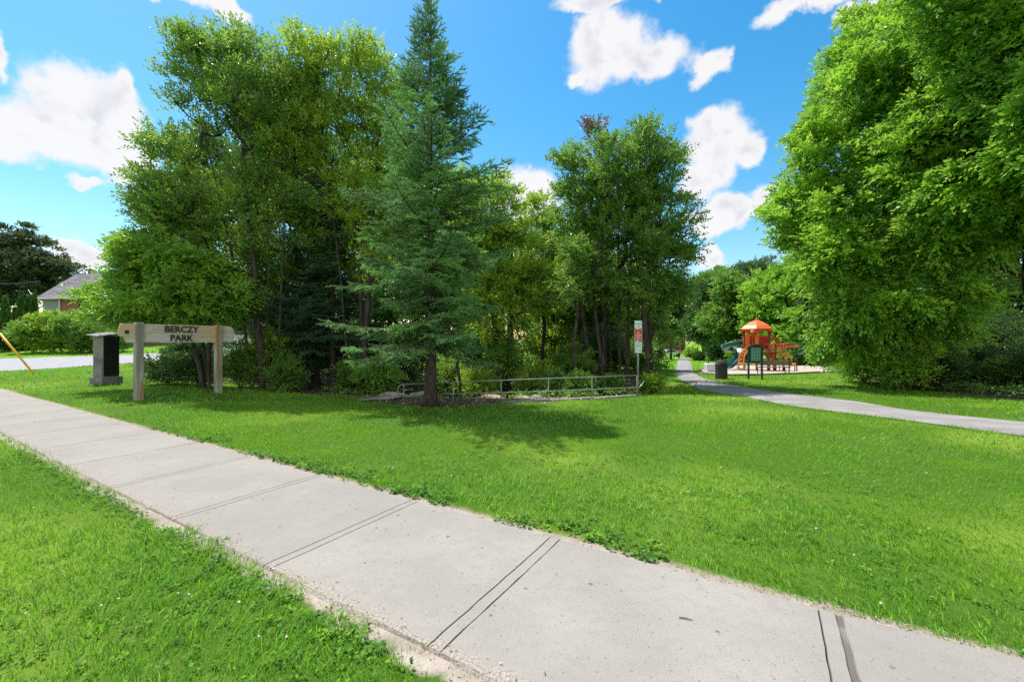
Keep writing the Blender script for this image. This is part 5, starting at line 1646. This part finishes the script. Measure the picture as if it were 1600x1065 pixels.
def make_clover():
    rng = np.random.RandomState(6)
    # broad-leaved weeds along both edges of the walk and clover through the near lawn
    n1 = 2000
    u = -9 + 14 * rng.rand(n1) ** .8; v = .03 + np.abs(rng.randn(n1)) * .20
    kp = hash_noise(u, v, 1.7, 77) + .3 * rng.rand(n1) > .70
    u, v = u[kp], v[kp]; n1 = len(u)
    p1 = walk_point(u, v)
    n2 = 2600
    r = 1.3 + 5.5 * rng.rand(n2) ** 1.1; a = np.radians(-54 + 108 * rng.rand(n2))
    p2 = np.stack([r * np.sin(a), r * np.cos(a)], 1)
    keep = hash_noise(p2[:, 0], p2[:, 1], 1.6, 41) > .42
    p2 = p2[keep]
    n3 = 500
    p3 = walk_point(-8 + 11 * rng.rand(n3), -1.66 - np.abs(rng.randn(n3)) * .12)
    P = np.vstack([p1, p2, p3]); big = np.concatenate([np.full(len(p1), 1.25), np.full(len(p2), .8), np.full(len(p3), .9)])
    ok = grass_ok(P[:, 0], P[:, 1], rng) | (np.arange(len(P)) < n1) & (rng.rand(len(P)) < .6)
    P, big = P[ok], big[ok]
    k = 5
    n = len(P)
    az = rng.rand(n, k) * 6.28
    z = g(P[:, 0], P[:, 1]) - .03
    h = .018 + .03 * rng.rand(n, k)
    base = np.stack([P[:, 0, None] + np.cos(az) * .012, P[:, 1, None] + np.sin(az) * .012, z[:, None] + h], -1)
    d = nrm(np.stack([np.cos(az), np.sin(az), .25 + .4 * rng.randn(n, k)], -1))
    nn = nrm(np.stack([-.3 * np.cos(az), -.3 * np.sin(az), 1 + 0 * az], -1) + rng.randn(n, k, 3) * .25)
    L = (.020 + .022 * rng.rand(n, k)) * big[:, None]
    V = leaf_quads(base.reshape(-1, 3), d.reshape(-1, 3), nn.reshape(-1, 3), L.ravel(), .85)
    o = mesh_np('clover', V, [quad_idx(len(V))], M['clover'])
    tag(o, kind='stuff', label='clover and broad-leaved weeds in the lawn', cat='clover')
    # clover flower heads
    n = 90
    r = 1.6 + 6.5 * rng.rand(n) ** .8; a = np.radians(-54 + 108 * rng.rand(n))
    x, y = r * np.sin(a), r * np.cos(a)
    x = np.where(rng.rand(n) < .55, -np.abs(x), x)
    ok = grass_ok(x, y, rng) & (hash_noise(x, y, .8, 43) > .38)
    x, y = x[ok], y[ok]; z = g(x, y) + .035
    VV = []; FF = []
    m = 8
    for i in range(len(x)):
        b = len(VV); rr = .006 + .004 * rng.rand()
        for (q, dz) in ((.5, -.7), (1., -.1), (.8, .5)):
            for t in range(m):
                VV.append((x[i] + rr * q * math.cos(t * 6.283 / m) * (.8 + .4 * rng.rand()), y[i] + rr * q * math.sin(t * 6.283 / m) * (.8 + .4 * rng.rand()), z[i] + rr * dz))
        VV.append((x[i], y[i], z[i] + rr * .8))
        for s in range(2):
            for t in range(m): FF.append((b + s * m + t, b + s * m + (t + 1) % m, b + s * m + m + (t + 1) % m, b + s * m + m + t))
        FF += [(b + 2 * m + t, b + 2 * m + (t + 1) % m, b + 3 * m, b + 3 * m) for t in range(m)]
    F4 = np.array([f for f in FF if f[2] != f[3]]); F3 = np.array([f[:3] for f in FF if f[2] == f[3]])
    o = mesh_np('clover_flowers', np.array(VV), [F4, F3], M['petal'])
    tag(o, kind='stuff', label='small whitish clover flower heads in the lawn', cat='clover flowers')
make_clover()


def make_litter():
    rng = np.random.RandomState(8)
    n = 26000
    x = -14 + 22 * rng.rand(n); y = 9.5 + 14 * rng.rand(n)
    ok = sd_poly_mask(wood_poly, x, y, .4, 1.1, 31)
    x, y = x[ok], y[ok]
    # crumbs on the walk edges
    m = 1500
    e = walk_point(-9 + 12.5 * rng.rand(m), np.where(rng.rand(m) < .55, -1.60 + rng.randn(m) * .07, .01 + rng.randn(m) * .03))
    k = len(x)
    x = np.concatenate([x, e[:, 0]]); y = np.concatenate([y, e[:, 1]])
    z = g(x, y) + np.where(np.arange(len(x)) < k, -.018, .006)
    n = len(x)
    a = rng.rand(n) * 6.28
    d = nrm(np.stack([np.cos(a), np.sin(a), .25 * rng.randn(n)], 1)); nn = nrm(np.array([0, 0, 1.]) + rng.randn(n, 3) * .35)
    L = np.where(np.arange(n) < k, .05 + .08 * rng.rand(n), .008 + .02 * rng.rand(n))
    V = leaf_quads(np.stack([x, y, z], 1), d, nn, L, .4)
    o = mesh_np('leaf_litter', V, [quad_idx(len(V))], M['litter'])
    tag(o, kind='stuff', label='dry leaves and bark crumbs on the bare soil under the trees', cat='leaf litter')
make_litter()

# ivy-like ground cover of the right-hand wood, brought forward to stand for lawn shade
def make_cover():
    rng = np.random.RandomState(9)
    n = 30000
    x = 8 + 30 * rng.rand(n); y = 9 + 24 * rng.rand(n)
    ok = sd_poly_mask(right_poly, x, y, .8, .7, 33) & (np.abs(x / y) < 1.45)
    x, y = x[ok], y[ok]; n = len(x)
    bump = hash_noise(x, y, .7, 51)
    z = g(x, y) + .05 + bump * .55 * rng.rand(n)
    a = rng.rand(n) * 6.28
    O = np.stack([x, y, z], 1); D = np.stack([np.cos(a), np.sin(a), .3 + 0 * a], 1)
    V = sprays(rng, O, D, nrm(np.array([0, 0, 1.]) + rng.randn(n, 3) * .4), 4, .22, .10, .6)
    o = mesh_np('ground_cover', V, [quad_idx(len(V))], M['leaf_mid'])
    tag(o, kind='stuff', label='knee-high leafy ground cover under the right-hand trees, drawn forward for the shade on the lawn', cat='ground cover')
    n = 9000
    x = -13 + 20 * rng.rand(n); y = 14 + 14 * rng.rand(n)
    ok = inside(wood_poly, x, y) & (hash_noise(x, y, .6, 53) > .45)
    x, y = x[ok], y[ok]; n = len(x)
    z = g(x, y) + .02 + .3 * rng.rand(n) * hash_noise(x, y, .6, 53)
    a = rng.rand(n) * 6.28
    V = sprays(rng, np.stack([x, y, z], 1), np.stack([np.cos(a), np.sin(a), .5 + 0 * a], 1), nrm(np.array([0, 0, 1.]) + rng.randn(n, 3) * .4), 4, .18, .07, .6)
    o = mesh_np('ground_cover', V, [quad_idx(len(V))], M['leaf_shrub'])
    tag(o, kind='stuff', label='low leafy ground cover in the wood behind the railing', cat='ground cover')
make_cover()

# a little twig on the walk
tw = G(1071, 967)
o = MB().tube([(-.035, 0.01, .006), (0, 0, .008), (.036, -.014, .006)], [.003, .0035, .002], 6).build('twig', M['bark_red'], None, loc=tw)
tag(o, 'small brown twig lying on the pale concrete walk', 'twig')
